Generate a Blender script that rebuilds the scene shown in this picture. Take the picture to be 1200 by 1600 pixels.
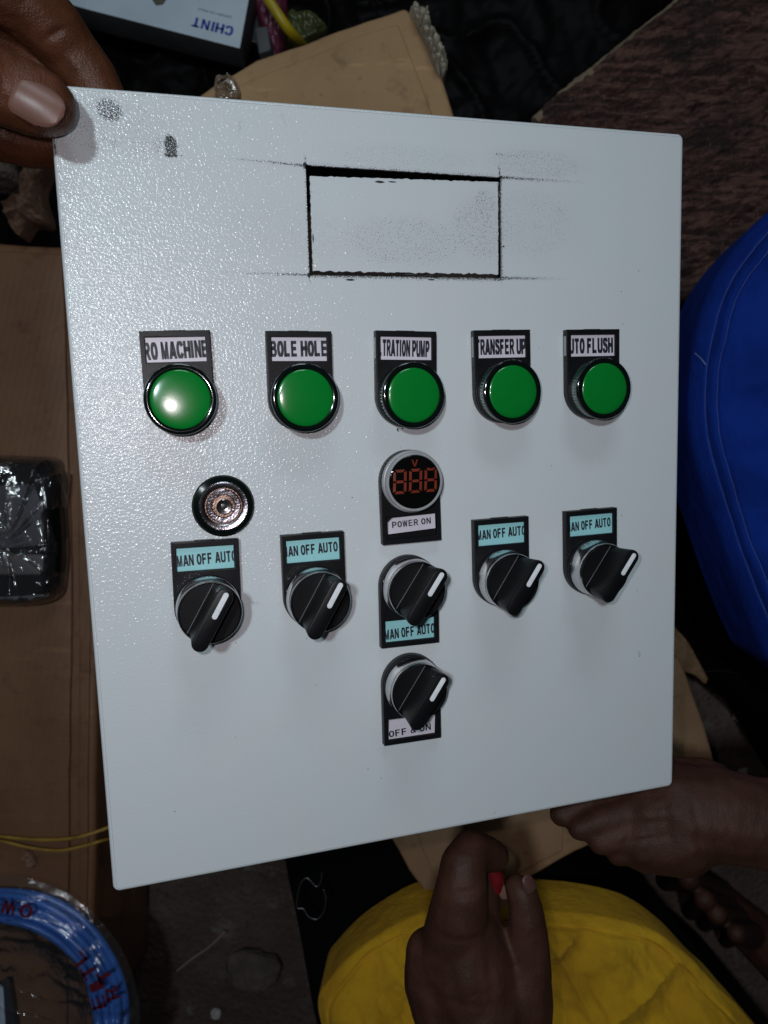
import bpy, bmesh, math, random
from mathutils import Vector, Matrix, noise, Quaternion
random.seed(7)
for o in list(bpy.data.objects): bpy.data.objects.remove(o)
S = bpy.context.scene
COL = S.collection
PI = math.pi

# ------------------------------------------------------------------ camera, world, lamps, exposure
CAM_Z = 1.05                                   # the phone is held about a metre above the floor, looking down
F_PX = 1226.0
cam = bpy.data.cameras.new('camera'); cam_o = bpy.data.objects.new('camera', cam); COL.objects.link(cam_o)
cam_o.location = (0, 0, CAM_Z)
cam.sensor_fit = 'VERTICAL'; cam.sensor_height = 24.0; cam.sensor_width = 18.0
cam.lens = F_PX / 1600 * 24.0
cam.clip_start = 0.01; cam.clip_end = 60
cam.dof.use_dof = True; cam.dof.focus_distance = 0.372; cam.dof.aperture_fstop = 9.5
S.camera = cam_o

# door frame (metres, world): origin at the top left corner of the door, ex to the right, ey up, en out of the face
O = Vector((-0.13516671, 0.17217052, CAM_Z - 0.31504636))
EX = Vector((0.95831321, 0.06632446, -0.27791521)).normalized()
EY = Vector((-0.03144892, 0.99125976, 0.12812128)); EY = (EY - EX * EX.dot(EY)).normalized()
EN = EX.cross(EY)
DOOR_M = Matrix(((EX.x, EY.x, EN.x, O.x), (EX.y, EY.y, EN.y, O.y), (EX.z, EY.z, EN.z, O.z), (0, 0, 0, 1)))
def dpt(u, v, n=0.0): return DOOR_M @ Vector((u / 1000, v / 1000, n / 1000))

W = bpy.data.worlds.new('World'); S.world = W; W.use_nodes = True
bg = W.node_tree.nodes['Background']; bg.inputs[0].default_value = (0.62, 0.66, 0.74, 1); bg.inputs[1].default_value = 0.012

def lamp(name, loc, target, power, size, color, size_y=None, shape='DISK'):
    l = bpy.data.lights.new(name, 'AREA'); l.energy = power; l.color = color; l.shape = shape; l.size = size
    if size_y: l.size_y = size_y
    o = bpy.data.objects.new(name, l); COL.objects.link(o); o.location = loc
    o.rotation_euler = (Vector(target) - Vector(loc)).to_track_quat('-Z', 'Y').to_euler()
    return o
door_mid = dpt(150, -175)
lamp('phone_torch', (-0.020, 0.014, CAM_Z + 0.004), (-0.05, 0.0, 0.3), 0.43, 0.007, (1.0, 0.90, 0.93))
lamp('ceiling_lamp', dpt(-345, 150, 1130), door_mid, 6.2, 0.075, (0.80, 0.94, 1.0))
lamp('roof_opening', dpt(170, 1150, 800), door_mid, 3.7, 0.55, (0.76, 0.91, 1.0), 0.28, 'RECTANGLE')
S.view_settings.view_transform = 'Standard'; S.view_settings.look = 'None'
S.view_settings.exposure = 0.0; S.view_settings.gamma = 1.0

# ------------------------------------------------------------------ helpers
def at(px, py, z):
    """world point seen at photo pixel (px, py) at world height z"""
    d = CAM_Z - z
    return Vector(((px - 600) / F_PX * d, -(py - 800) / F_PX * d, z))

def link(name, me, mat=None, parent=None, smooth=True, label=None):
    o = bpy.data.objects.new(name, me); COL.objects.link(o)
    if mat is not None: me.materials.append(mat)
    if smooth is True:
        for p in me.polygons: p.use_smooth = True
    elif smooth:
        for p in me.polygons: p.use_smooth = True
        me.set_sharp_from_angle(angle=math.radians(smooth))
    if parent is not None: o.parent = parent
    if label: o['label'] = label
    return o
def tag(o, label, cat, group=None, kind=None):
    o['label'] = label; o['category'] = cat
    if group: o['group'] = group
    if kind: o['kind'] = kind
    return o
def empty(name, M, parent=None):
    o = bpy.data.objects.new(name, None); COL.objects.link(o); o.matrix_world = M
    o.empty_display_size = 0.01
    if parent: o.parent = parent
    return o
def pydata(name, vs, fs):
    me = bpy.data.meshes.new(name); me.from_pydata([tuple(v) for v in vs], [], fs); me.update(); return me
def bm_mesh(name, bm):
    bmesh.ops.recalc_face_normals(bm, faces=bm.faces)
    me = bpy.data.meshes.new(name); bm.to_mesh(me); bm.free(); return me
def flat(name, loops, z0, z1, bevel=0.0, res=2):
    """prism from 2D loops (first outer, others holes), between z0 and z1, bevelled"""
    cu = bpy.data.curves.new(name, 'CURVE'); cu.dimensions = '2D'; cu.fill_mode = 'BOTH'
    for lp in loops:
        sp = cu.splines.new('POLY'); sp.points.add(len(lp) - 1)
        for p, q in zip(sp.points, lp): p.co = (q[0], q[1], 0, 1)
        sp.use_cyclic_u = True
    h = (z1 - z0) / 2
    cu.extrude = max(h - bevel, 0); cu.bevel_depth = bevel; cu.bevel_resolution = res; cu.offset = -bevel
    ob = bpy.data.objects.new('tmp', cu); COL.objects.link(ob)
    dg = bpy.context.evaluated_depsgraph_get(); me = bpy.data.meshes.new_from_object(ob.evaluated_get(dg))
    bpy.data.objects.remove(ob); bpy.data.curves.remove(cu)
    me.name = name; me.transform(Matrix.Translation((0, 0, (z0 + z1) / 2))); me.materials.clear()
    return me
def lathe(name, prof, n=96, close=False, fn=None):
    """prof: list of (r, z); fn(r,z,a)->(r,z)"""
    vs = []; fs = []
    for r, z in prof:
        for k in range(n):
            a = 2 * PI * k / n; rr, zz = (r, z) if fn is None else fn(r, z, a)
            vs.append((rr * math.cos(a), rr * math.sin(a), zz))
    for i in range(len(prof) - 1):
        for k in range(n):
            b = (k + 1) % n
            fs.append((i * n + k, i * n + b, (i + 1) * n + b, (i + 1) * n + k))
    if prof[-1][0] < 1e-6 or close: fs.append(tuple((len(prof) - 1) * n + k for k in range(n)))
    me = pydata(name, vs, fs)
    bm = bmesh.new(); bm.from_mesh(me); bmesh.ops.remove_doubles(bm, verts=bm.verts, dist=1e-8)
    bmesh.ops.recalc_face_normals(bm, faces=bm.faces)
    bm.to_mesh(me); bm.free(); return me
def merge(name, meshes):
    bm = bmesh.new()
    for m in meshes: bm.from_mesh(m); bpy.data.meshes.remove(m)
    me = bpy.data.meshes.new(name); bm.to_mesh(me); bm.free(); return me
def boxm(name, x0, x1, y0, y1, z0, z1, bev=0):
    bm = bmesh.new(); bmesh.ops.create_cube(bm, size=1)
    for v in bm.verts: v.co = Vector((x0 + (v.co.x + .5) * (x1 - x0), y0 + (v.co.y + .5) * (y1 - y0), z0 + (v.co.z + .5) * (z1 - z0)))
    if bev: bmesh.ops.bevel(bm, geom=list(bm.edges), offset=bev, segments=3, affect='EDGES', profile=0.5)
    return bm_mesh(name, bm)
def tube(name, pts, r, n=8, smooth_pts=6, closed=False):
    pts = [Vector(p) for p in pts]
    if smooth_pts > 1:
        q = []
        N = len(pts)
        for i in range(N - 1):
            p0 = pts[max(i - 1, 0)]; p1 = pts[i]; p2 = pts[i + 1]; p3 = pts[min(i + 2, N - 1)]
            for s in range(smooth_pts):
                t = s / smooth_pts
                q.append(0.5 * ((2 * p1) + (-p0 + p2) * t + (2 * p0 - 5 * p1 + 4 * p2 - p3) * t * t + (-p0 + 3 * p1 - 3 * p2 + p3) * t ** 3))
        q.append(pts[-1]); pts = q
    vs = []; fs = []
    up = Vector((0, 0, 1))
    for i, p in enumerate(pts):
        d = (pts[min(i + 1, len(pts) - 1)] - pts[max(i - 1, 0)]).normalized()
        a = d.cross(up); a = a.normalized() if a.length > 1e-4 else Vector((1, 0, 0)); b = d.cross(a)
        rr = r(i / (len(pts) - 1)) if callable(r) else r
        for k in range(n):
            t = 2 * PI * k / n; vs.append(p + a * rr * math.cos(t) + b * rr * math.sin(t))
    for i in range(len(pts) - 1):
        for k in range(n):
            c = (k + 1) % n; fs.append((i * n + k, i * n + c, (i + 1) * n + c, (i + 1) * n + k))
    fs.append(tuple(range(n))); fs.append(tuple((len(pts) - 1) * n + k for k in range(n)))
    return pydata(name, vs, fs)
def rrect(x0, x1, y0, y1, r, n=6):
    pts = []
    for cx, cy, a0 in ((x1 - r, y1 - r, 0), (x0 + r, y1 - r, 90), (x0 + r, y0 + r, 180), (x1 - r, y0 + r, 270)):
        for k in range(n + 1):
            a = math.radians(a0 + 90 * k / n); pts.append((cx + r * math.cos(a), cy + r * math.sin(a)))
    return pts
GLYPH = {  # bold stroke letters on a cell 0.70 wide and 1 high
 'A': [[(.04, -.06), (.35, 1.06)], [(.35, 1.06), (.66, -.06)], [(.17, .29), (.53, .29)]],
 'B': [[(.095, 0), (.095, 1)], ['c', (.0, .91), (.40, .91), (.57, .74), (.40, .545), (.09, .545)], ['c', (.09, .53), (.43, .53), (.61, .30), (.43, .09), (.0, .09)]],
 'C': [['c', (.61, .70), (.52, .87), (.35, .915), (.17, .80), (.10, .50), (.17, .20), (.35, .085), (.53, .14), (.61, .32)]],
 'E': [[(.095, 0), (.095, 1)], [(0, .915), (.62, .915)], [(0, .51), (.58, .51)], [(0, .085), (.64, .085)]],
 'F': [[(.095, 0), (.095, 1)], [(0, .915), (.60, .915)], [(0, .50), (.54, .50)]],
 'H': [[(.095, 0), (.095, 1)], [(.605, 0), (.605, 1)], [(0, .52), (.7, .52)]],
 'I': [[(.35, 0), (.35, 1)]],
 'L': [[(.095, 0), (.095, 1)], [(0, .085), (.62, .085)]],
 'M': [[(.08, 0), (.08, 1)], [(.67, 0), (.67, 1)], [(.10, 1.05), (.375, -.02)], [(.375, -.02), (.65, 1.05)]],
 'N': [[(.095, 0), (.095, 1)], [(.605, 0), (.605, 1)], [(.08, 1.05), (.62, -.05)]],
 'O': [['c', (.35, .915), (.17, .80), (.10, .50), (.17, .20), (.35, .085), (.53, .20), (.60, .50), (.53, .80), (.35, .915), (.30, .90)]],
 'P': [[(.095, 0), (.095, 1)], ['c', (.0, .91), (.42, .91), (.60, .69), (.42, .46), (.05, .46)]],
 'R': [[(.095, 0), (.095, 1)], ['c', (.0, .91), (.42, .91), (.58, .71), (.42, .50), (.05, .50)], [(.33, .52), (.64, -.05)]],
 'S': [['c', (.59, .72), (.50, .88), (.34, .92), (.15, .85), (.14, .66), (.35, .54), (.56, .42), (.58, .22), (.46, .11), (.33, .08), (.16, .14), (.09, .32)]],
 'T': [[(.35, 0), (.35, 1)], [(.02, .915), (.68, .915)]],
 'U': [['c', (.095, 1.0), (.095, .6), (.10, .28), (.20, .11), (.35, .085), (.50, .11), (.60, .28), (.605, .6), (.605, 1.0)]],
 'V': [[(.05, 1.05), (.35, -.04)], [(.35, -.04), (.65, 1.05)]],
 'W': [[(.03, 1.05), (.19, -.05)], [(.19, -.05), (.36, 1.0)], [(.36, 1.0), (.53, -.05)], [(.53, -.05), (.69, 1.05)]],
 'D': [[(.095, 0), (.095, 1)], ['c', (0, .915), (.33, .915), (.55, .78), (.61, .5), (.55, .22), (.33, .085), (0, .085)]],
 '&': [['c', (.66, .05), (.40, .40), (.20, .66), (.22, .88), (.36, .93), (.46, .80), (.36, .62), (.14, .45), (.09, .22), (.25, .08), (.45, .13), (.62, .46)]],
}
def text_mesh(name, s, x0, x1, y0, y1, z, clip=None, bold=0.19, rot=0.0, space=.12, shear=0.0):
    """bold printed lettering stretched to the box, then clipped to the window clip=(x0,x1,y0,y1)"""
    bm = bmesh.new(); pen = 0.0
    adv = {'I': .30, 'M': .82, 'W': .78, ' ': .30}
    for chv in s:
        if chv == ' ': pen += .34; continue
        g0 = -.23 if chv == 'I' else 0
        nb = bmesh.new()
        for st in GLYPH[chv]:
            if st[0] == 'c': P = catmull(st[1:], 26, False)
            else: P = [Vector(p) for p in st]
            L_, R_ = [], []
            for i, p in enumerate(P):
                d = (P[min(i + 1, len(P) - 1)] - P[max(i - 1, 0)]).normalized(); w = bold * (.5 if abs(d.y) > .5 else .44) * (.74 if chv in 'MW' else .88 if chv in 'NRBE&' else 1)
                n_ = Vector((-d.y, d.x)) * w; L_.append(nb.verts.new((p.x + n_.x, p.y + n_.y, 0))); R_.append(nb.verts.new((p.x - n_.x, p.y - n_.y, 0)))
            for i in range(len(P) - 1): nb.faces.new((L_[i], R_[i], R_[i + 1], L_[i + 1]))
        for co, no in (((0, 0, 0), (0, -1, 0)), ((0, 1, 0), (0, 1, 0))):
            bmesh.ops.bisect_plane(nb, geom=nb.verts[:] + nb.edges[:] + nb.faces[:], plane_co=co, plane_no=no, clear_outer=True)
        for v in nb.verts: v.co.x += pen + g0
        tmp = bpy.data.meshes.new('g'); nb.to_mesh(tmp); nb.free(); bm.from_mesh(tmp); bpy.data.meshes.remove(tmp)
        pen += adv.get(chv, .70) + space
    pen -= space
    cx, cy = (x0 + x1) / 2, (y0 + y1) / 2; R = Matrix.Rotation(rot, 2)
    for v in bm.verts:
        p = Vector((v.co.x / pen * (x1 - x0) + x0 - cx, v.co.y * (y1 - y0) + y0 - cy))
        p.x += shear * p.y; p = R @ p
        v.co = (p.x + cx, p.y + cy, z)
    if clip:
        for co, no in (((clip[0], 0, z), (-1, 0, 0)), ((clip[1], 0, z), (1, 0, 0)), ((0, clip[2], z), (0, -1, 0)), ((0, clip[3], z), (0, 1, 0))):
            bmesh.ops.bisect_plane(bm, geom=bm.verts[:] + bm.edges[:] + bm.faces[:], plane_co=co, plane_no=no, clear_outer=True)
    # strokes of one letter overlap: step every face a hair above the last so that none share a plane
    bmesh.ops.split_edges(bm, edges=bm.edges)
    for k, f in enumerate(bm.faces):
        if f.normal.z < 0: f.normal_flip()
    me = bpy.data.meshes.new(name); bm.to_mesh(me); bm.free(); return me
def organic(name, chains, voxel=0.0016, smooth=6, blobs=()):
    """one continuous skin grown over swept spheres; chains: [(point, radius), ...]"""
    bm = bmesh.new()
    def ball(p, r, sc=(1, 1, 1)):
        g = bmesh.ops.create_icosphere(bm, subdivisions=2, radius=r)
        for v in g['verts']: v.co = Vector((v.co.x * sc[0], v.co.y * sc[1], v.co.z * sc[2])) + p
    for ch in chains:
        for (p, r), (q, s) in zip(ch[:-1], ch[1:]):
            L = (q - p).length; n = max(2, int(L / (min(r, s) * 0.22)))
            for k in range(n): t = k / n; ball(p.lerp(q, t), r + (s - r) * t)
        ball(ch[-1][0], ch[-1][1])
    for p, r, sc in blobs: ball(p, r, sc)
    me = bpy.data.meshes.new(name); bm.to_mesh(me); bm.free()
    ob = bpy.data.objects.new('tmp', me); COL.objects.link(ob)
    m = ob.modifiers.new('r', 'REMESH'); m.mode = 'VOXEL'; m.voxel_size = voxel; m.use_smooth_shade = True
    m = ob.modifiers.new('s', 'SMOOTH'); m.factor = 0.6; m.iterations = smooth
    dg = bpy.context.evaluated_depsgraph_get(); out = bpy.data.meshes.new_from_object(ob.evaluated_get(dg))
    bpy.data.objects.remove(ob); bpy.data.meshes.remove(me); out.name = name
    return out
def crease(me, lines):
    """press skin folds into a mesh: lines = [(p, q, depth, width)]"""
    N = [v.normal.copy() for v in me.vertices]
    for p, q, dep, w in lines:
        d = q - p; LL = d.length_squared
        for v, n in zip(me.vertices, N):
            r = v.co - p; t = max(0, min(1, r.dot(d) / LL)); x = (r - d * t); x.z *= .35
            if x.length < w * 3: v.co -= n * dep * math.exp(-(x.length / w) ** 2) * (math.sin(PI * (.12 + .76 * t)))
def catmull(pts, n, closed=True):
    P = [Vector(p) for p in pts]; N = len(P); out = []
    seg = N if closed else N - 1
    for j in range(n):
        t = j / n * seg if closed else j / (n - 1) * seg
        i = min(int(t), seg - 1); t -= i
        g = (lambda k: P[k % N]) if closed else (lambda k: P[min(max(k, 0), N - 1)])
        p0, p1, p2, p3 = g(i - 1), g(i), g(i + 1), g(i + 2)
        out.append(0.5 * ((2 * p1) + (p2 - p0) * t + (2 * p0 - 5 * p1 + 4 * p2 - p3) * t * t + (3 * p1 - p0 - 3 * p2 + p3) * t ** 3))
    return out
def pillow(name, outline, z, centre, H, n=200, rings=50, fold=None, drop=0.05, edge=0.45, spline=True):
    """soft thing seen from above: outline in photo pixels at height z, swelling H towards its middle"""
    c = at(centre[0], centre[1], z)
    ol = [at(x, y, z) for x, y in outline]
    ol = catmull(ol, n) if spline else ol
    n = len(ol); vs = []; fs = []
    for i in range(rings + 2):
        if i == 0: s = 0; zz = -drop; k_in = 0.02
        else: s = (i - 1) / rings; k_in = 0
        s2 = s ** 1.25
        for k, p in enumerate(ol):
            q = p.lerp(c, s2 + k_in)
            hz = H * (1 - (1 - min(1, s2 / edge)) ** 2) ** 0.5
            v = Vector((q.x, q.y, z + (zz if i == 0 else hz)))
            if i > 0 and fold: v.z += fold(v, s2, k / n) * min(1, s2 * 12 + .15)
            vs.append(v)
    for i in range(rings + 1):
        for k in range(n):
            b = (k + 1) % n; fs.append((i * n + k, i * n + b, (i + 1) * n + b, (i + 1) * n + k))
    me = pydata(name, vs, fs)
    bm = bmesh.new(); bm.from_mesh(me); bmesh.ops.remove_doubles(bm, verts=bm.verts, dist=1e-6)
    bmesh.ops.recalc_face_normals(bm, faces=bm.faces)
    if sum(f.normal.z for f in bm.faces) < 0: bmesh.ops.reverse_faces(bm, faces=bm.faces)
    bm.to_mesh(me); bm.free()
    return me
def fbm(p, sc, o=4): return noise.fractal(Vector(p) * sc, 0.9, 2.1, o)
def ridge(p, sc, seed=0.0):
    q = Vector(p) * sc + Vector((seed, seed * 1.7, 0)); return 1 - abs(noise.noise(q)) * 2

# ------------------------------------------------------------------ material helpers
class Nd:
    """tiny expression wrapper over shader nodes"""
    def __init__(s, nt): s.nt = nt
    def new(s, t, **kw):
        n = s.nt.nodes.new(t)
        for k, v in kw.items(): setattr(n, k, v)
        return n
    def inp(s, sock, v):
        if hasattr(v, 'is_output'): s.nt.links.new(v, sock)
        else: sock.default_value = v
    def m(s, op, a, b=None, c=None, clamp=False):
        n = s.new('ShaderNodeMath', operation=op, use_clamp=clamp)
        for k, v in enumerate((a, b, c)):
            if v is not None: s.inp(n.inputs[k], v)
        return n.outputs[0]
    def v(s, op, a, b=None, out=0, scale=None):
        n = s.new('ShaderNodeVectorMath', operation=op); s.inp(n.inputs[0], a)
        if b is not None: s.inp(n.inputs[1], b)
        if scale is not None: s.inp(n.inputs['Scale'], scale)
        return n.outputs[out]
    def coord(s, kind='Object'): return s.new('ShaderNodeTexCoord').outputs[kind]
    def mapping(s, vec, scale=(1, 1, 1), rot=(0, 0, 0), loc=(0, 0, 0)):
        n = s.new('ShaderNodeMapping'); s.inp(n.inputs[0], vec); n.inputs['Scale'].default_value = scale
        n.inputs['Rotation'].default_value = rot; n.inputs['Location'].default_value = loc; return n.outputs[0]
    def noise(s, vec, scale, detail=3, rough=0.55, dist=0.0, out=0):
        n = s.new('ShaderNodeTexNoise'); s.inp(n.inputs['Vector'], vec); n.inputs['Scale'].default_value = scale
        n.inputs['Detail'].default_value = detail; n.inputs['Roughness'].default_value = rough; n.inputs['Distortion'].default_value = dist
        return n.outputs[out]
    def voro(s, vec, scale, feature='F1', out=0):
        n = s.new('ShaderNodeTexVoronoi', feature=feature); s.inp(n.inputs['Vector'], vec); n.inputs['Scale'].default_value = scale
        return n.outputs[out]
    def wave(s, vec, scale, dist=0, detail=2, dirn='X'):
        n = s.new('ShaderNodeTexWave', bands_direction=dirn); s.inp(n.inputs['Vector'], vec); n.inputs['Scale'].default_value = scale
        n.inputs['Distortion'].default_value = dist; n.inputs['Detail'].default_value = detail; return n.outputs['Fac']
    def step(s, x, a, b):
        n = s.new('ShaderNodeMapRange', interpolation_type='SMOOTHSTEP'); s.inp(n.inputs[0], x)
        n.inputs[1].default_value = a; n.inputs[2].default_value = b; return n.outputs[0]
    def mix(s, f, a, b):
        n = s.new('ShaderNodeMix', data_type='RGBA'); s.inp(n.inputs[0], f)
        s.inp(n.inputs[6], a if hasattr(a, 'is_output') else (*a, 1)); s.inp(n.inputs[7], b if hasattr(b, 'is_output') else (*b, 1)); return n.outputs[2]
    def bump(s, h, strength, dist, prev=None):
        n = s.new('ShaderNodeBump'); s.inp(n.inputs['Height'], h); n.inputs['Strength'].default_value = strength
        n.inputs['Distance'].default_value = dist
        if prev is not None: s.nt.links.new(prev, n.inputs['Normal'])
        return n.outputs[0]
def mat(name, base=(.5, .5, .5), rough=.5, metal=0.0, **kw):
    m = bpy.data.materials.new(name); m.use_nodes = True
    p = m.node_tree.nodes['Principled BSDF']
    p.inputs['Base Color'].default_value = (*base, 1); p.inputs['Roughness'].default_value = rough; p.inputs['Metallic'].default_value = metal
    for k, v in kw.items(): p.inputs[k.replace('_', ' ')].default_value = v
    return m, p, Nd(m.node_tree)
def L(nd, a, b): nd.nt.links.new(a, b)

def m_simple(name, base, rough, metal=0.0, bump=0.15, scale=900, vary=0.12, rvary=0.12, dist=0.0002, **kw):
    m, p, nd = mat(name, base, rough, metal, **kw)
    c = nd.coord(); n = nd.noise(c, scale, 3); big = nd.noise(c, scale * 0.07, 4, 0.6)
    L(nd, nd.mix(nd.step(big, .3, .7), tuple(x * (1 - vary) for x in base), tuple(min(1, x * (1 + vary)) for x in base)), p.inputs['Base Color'])
    L(nd, nd.m('ADD', rough - rvary / 2, nd.m('MULTIPLY', big, rvary)), p.inputs['Roughness'])
    if bump: L(nd, nd.bump(n, bump, dist), p.inputs['Normal'])
    return m

# painted door: textured grey powder coat with graphite lines, rubbed grime and specks
def m_door():
    m, p, nd = mat('grey_powder_coat', (.56, .61, .615), .30)
    c = nd.coord(); mm = nd.v('MULTIPLY', c, (1000, 1000, 1000))
    jit = nd.v('MULTIPLY', nd.v('SUBTRACT', nd.noise(mm, .9, 3, .7, 0, 1), (.5, .5, .5)), (2.2, 2.2, 0)); flatp = nd.v('ADD', nd.v('MULTIPLY', mm, (1, 1, 0)), jit)
    fine = nd.noise(mm, 1.9, 2, .6); fine2 = nd.noise(mm, 1.9, 3, .7); mid = nd.noise(mm, .16, 3, .6); big = nd.noise(mm, .03, 3, .5)
    def seg(a, b, w, I, fade=None):
        a = Vector((*a, 0)); b = Vector((*b, 0)); d = b - a; LL = d.length_squared
        pa = nd.v('SUBTRACT', flatp, tuple(a)); t = nd.m('DIVIDE', nd.v('DOT_PRODUCT', pa, tuple(d), 1), LL, clamp=True)
        q = nd.v('SUBTRACT', pa, nd.v('SCALE', tuple(d), scale=t)); dist = nd.v('LENGTH', q, out=1)
        f = nd.m('SUBTRACT', 1, nd.m('DIVIDE', dist, w), clamp=True)
        if fade == 'b': f = nd.m('MULTIPLY', f, nd.m('POWER', nd.m('SUBTRACT', 1, t), .6))
        return nd.m('MULTIPLY', f, I)
    def blob(cx, cy, rx, ry, I, rot=0):
        q = nd.v('SUBTRACT', flatp, (cx, cy, 0))
        if rot:
            r = nd.new('ShaderNodeVectorRotate', rotation_type='Z_AXIS'); nd.inp(r.inputs['Vector'], q); r.inputs['Angle'].default_value = rot; q = r.outputs[0]
        q = nd.v('DIVIDE', q, (rx, ry, 1)); return nd.m('MULTIPLY', nd.m('MULTIPLY', nd.m('SUBTRACT', 1, nd.v('LENGTH', q, out=1), clamp=True), 2.2, clamp=True), I)
    parts = [
        seg((103, -26.0), (58, -24.3), 1.3, 1.15, 'b'), seg((103, -26.0), (76, -24.9), .6, .8),
        seg((198, -26.2), (252, -26.5), 1.7, 1.25, 'b'), seg((198, -26), (214, -26.4), 1.0, .8, 'b'), seg((196, -16), (246, -16.6), 1.4, .85, 'b'),
        seg((103, -73), (58, -72.3), 1.3, 1.15, 'b'), seg((198, -72.8), (238, -72.6), 1.6, 1.25, 'b'), seg((193, -72.4), (206, -72.5), 1.3, 1.2, 'b'),
        seg((103.9, -27), (103.9, -18.5), 1.1, 1.4, 'b'), seg((197.7, -27), (197.3, -16), 1.1, 1.4, 'b'), seg((103.6, -72), (103.9, -80), 1.1, 1.2, 'b'), seg((197.8, -72), (198, -79), 1.0, .9, 'b'), blob(104, -26, 1.7, 1.6, 1.6), blob(103.7, -73, 1.7, 1.4, 1.6), blob(197.9, -26.4, 1.5, 1.2, 1.3),
        seg((104, -26.5), (198, -27.0), 3.8, .95), seg((104, -73), (197, -73), 2.6, 1.15), seg((197.6, -27), (197.6, -73), 2.4, 1.1), seg((104.4, -27), (103.8, -73), 1.7, 1.1),
        blob(189, -50, 25, 22, .52), blob(150, -57, 47, 16, .48), blob(213, -47, 38, 24, .45), blob(106, -57, 26, 15, .36), blob(218, -19, 38, 10, .50), blob(150, -20, 52, 8, .40), blob(190, -38, 9, 9, .58), blob(90, -52, 30, 16, .31),
        blob(16, -14, 26, 17, .54), blob(23, -8.5, 8, 6.5, .95, .4), blob(20, -15, 4, 9, .52, -.4), blob(33, -19, 11, 6, .50), blob(41, -21, 2.6, 6, .62, .2),
        blob(46.6, -21, 4.0, 6.2, 1.15, -.10), seg((45.4, -17), (46.2, -20), 1.6, .9), seg((44.5, -24.3), (48.6, -24.3), 1.4, 1.2), seg((44.6, -25.0), (48.3, -25.0), 1.4, 1.7), blob(31, -16, 22, 17, .45), seg((.9, -21), (1.1, -27), .5, 1.5),
        blob(76, -11, 1.2, 5, .52, .2), blob(95, -7, 1.0, 5, .48, -.3), blob(277, -270, 1.2, 3, .70, -.3), blob(71, -221, 4, 1.2, .6, .1),
    ]
    acc = parts[0]
    for q in parts[1:]: acc = nd.m('MAXIMUM', acc, q)
    acc = nd.m('ADD', acc, nd.m('MULTIPLY', nd.step(mid, .52, .75), nd.m('MULTIPLY', acc, .25)))
    dark = nd.step(nd.m('ADD', acc, nd.m('MULTIPLY', nd.m('SUBTRACT', fine2, .5), 3.6)), .82, 1.02)
    dark = nd.m('MULTIPLY', dark, nd.step(acc, .02, .12))
    soft = nd.m('MULTIPLY', acc, .06)
    speck = nd.step(nd.voro(mm, .085), .030, .018)          # scattered tiny dark chips
    speck = nd.m('MULTIPLY', speck, nd.step(nd.noise(mm, .05, 1), .42, .5))
    dirt = nd.m('MAXIMUM', nd.m('MAXIMUM', dark, soft, clamp=True), nd.m('MULTIPLY', speck, .85))
    base = nd.mix(nd.step(big, .3, .75), (.562, .603, .626), (.576, .602, .620))
    L(nd, nd.mix(dirt, base, (.022, .026, .028)), p.inputs['Base Color'])
    p.inputs['Roughness'].default_value = .5
    h = nd.m('ADD', nd.noise(mm, .85, 1, .5), nd.m('MULTIPLY', fine, .12))
    L(nd, nd.bump(h, .55, .00010), p.inputs['Normal'])
    p.inputs['Coat Weight'].default_value = .75; p.inputs['Coat Roughness'].default_value = .17; p.inputs['Coat IOR'].default_value = 1.55
    L(nd, nd.bump(h, 1.0, .00033), p.inputs['Coat Normal'])
    p.inputs['Specular IOR Level'].default_value = .25
    return m
M = {}
M['door'] = m_door()
M['raw_edge'] = m_simple('bare_cut_steel', (.05, .05, .052), .45, .6, .3)
M['black_plastic'] = m_simple('black_plastic', (.006, .006, .0075), .40, bump=.2, scale=1800, rvary=.2, Specular_IOR_Level=.22)
M['knob'] = m_simple('black_knob_plastic', (.004, .004, .005), .42, bump=.12, scale=1500, rvary=.1, Specular_IOR_Level=.25)
M['chrome'] = m_simple('chrome', (.62, .61, .62), .16, 1.0, bump=.10, scale=700, rvary=.15)
M['dull_chrome'] = m_simple('worn_chrome', (.42, .39, .42), .25, 1.0, bump=.8, scale=900, rvary=.25, vary=.35)
M['rusty'] = m_simple('tarnished_steel', (.30, .20, .16), .35, .9, bump=.8, scale=1200, rvary=.3, vary=.5)
M['white_mark'] = m_simple('white_inlay', (.68, .70, .73), .45, bump=.05)
M['grey_ring'] = m_simple('grey_plastic', (.30, .31, .32), .38, bump=.2, scale=1500)
M['lens'] = m_simple('green_lens', (.002, .175, .022), .19, bump=.05, scale=500, vary=.05, rvary=.06, Coat_Weight=.5, Coat_Roughness=.03)
M['lens_side'] = m_simple('dark_green_lens_side', (.008, .085, .048), .12, bump=.1, scale=700, Coat_Weight=.6, Coat_Roughness=.04)
M['lens_rim'] = m_simple('black_lens_rim', (.003, .006, .005), .10, bump=.05, scale=500, rvary=.05)
M['meter_face'] = m_simple('black_meter_glass', (.003, .003, .003), .05, bump=.0, rvary=.0)
M['segment'] = m_simple('unlit_red_segment', (.17, .026, .013), .30, bump=.05, vary=.25, scale=1200, rvary=.05)
M['ink'] = m_simple('printed_black_ink', (.012, .014, .022), .55, bump=.0, scale=1500, vary=.4)
def m_card(name, base, dirt=.3):
    m, p, nd = mat(name, base, .42)
    c = nd.coord(); n = nd.noise(c, 350, 4, .7); n2 = nd.noise(nd.mapping(c, (1, .3, 1)), 1600, 2)
    f = nd.m('MULTIPLY', nd.step(n, .55, .75), dirt)
    L(nd, nd.mix(f, base, tuple(x * .55 for x in base)), p.inputs['Base Color'])
    L(nd, nd.bump(n2, .12, .0002), p.inputs['Normal'])
    return m
M['card_white'] = m_card('white_label_paper', (.60, .56, .63), .45)
M['card_blue'] = m_card('pale_blue_label_paper', (.28, .57, .60), .2)
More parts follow.
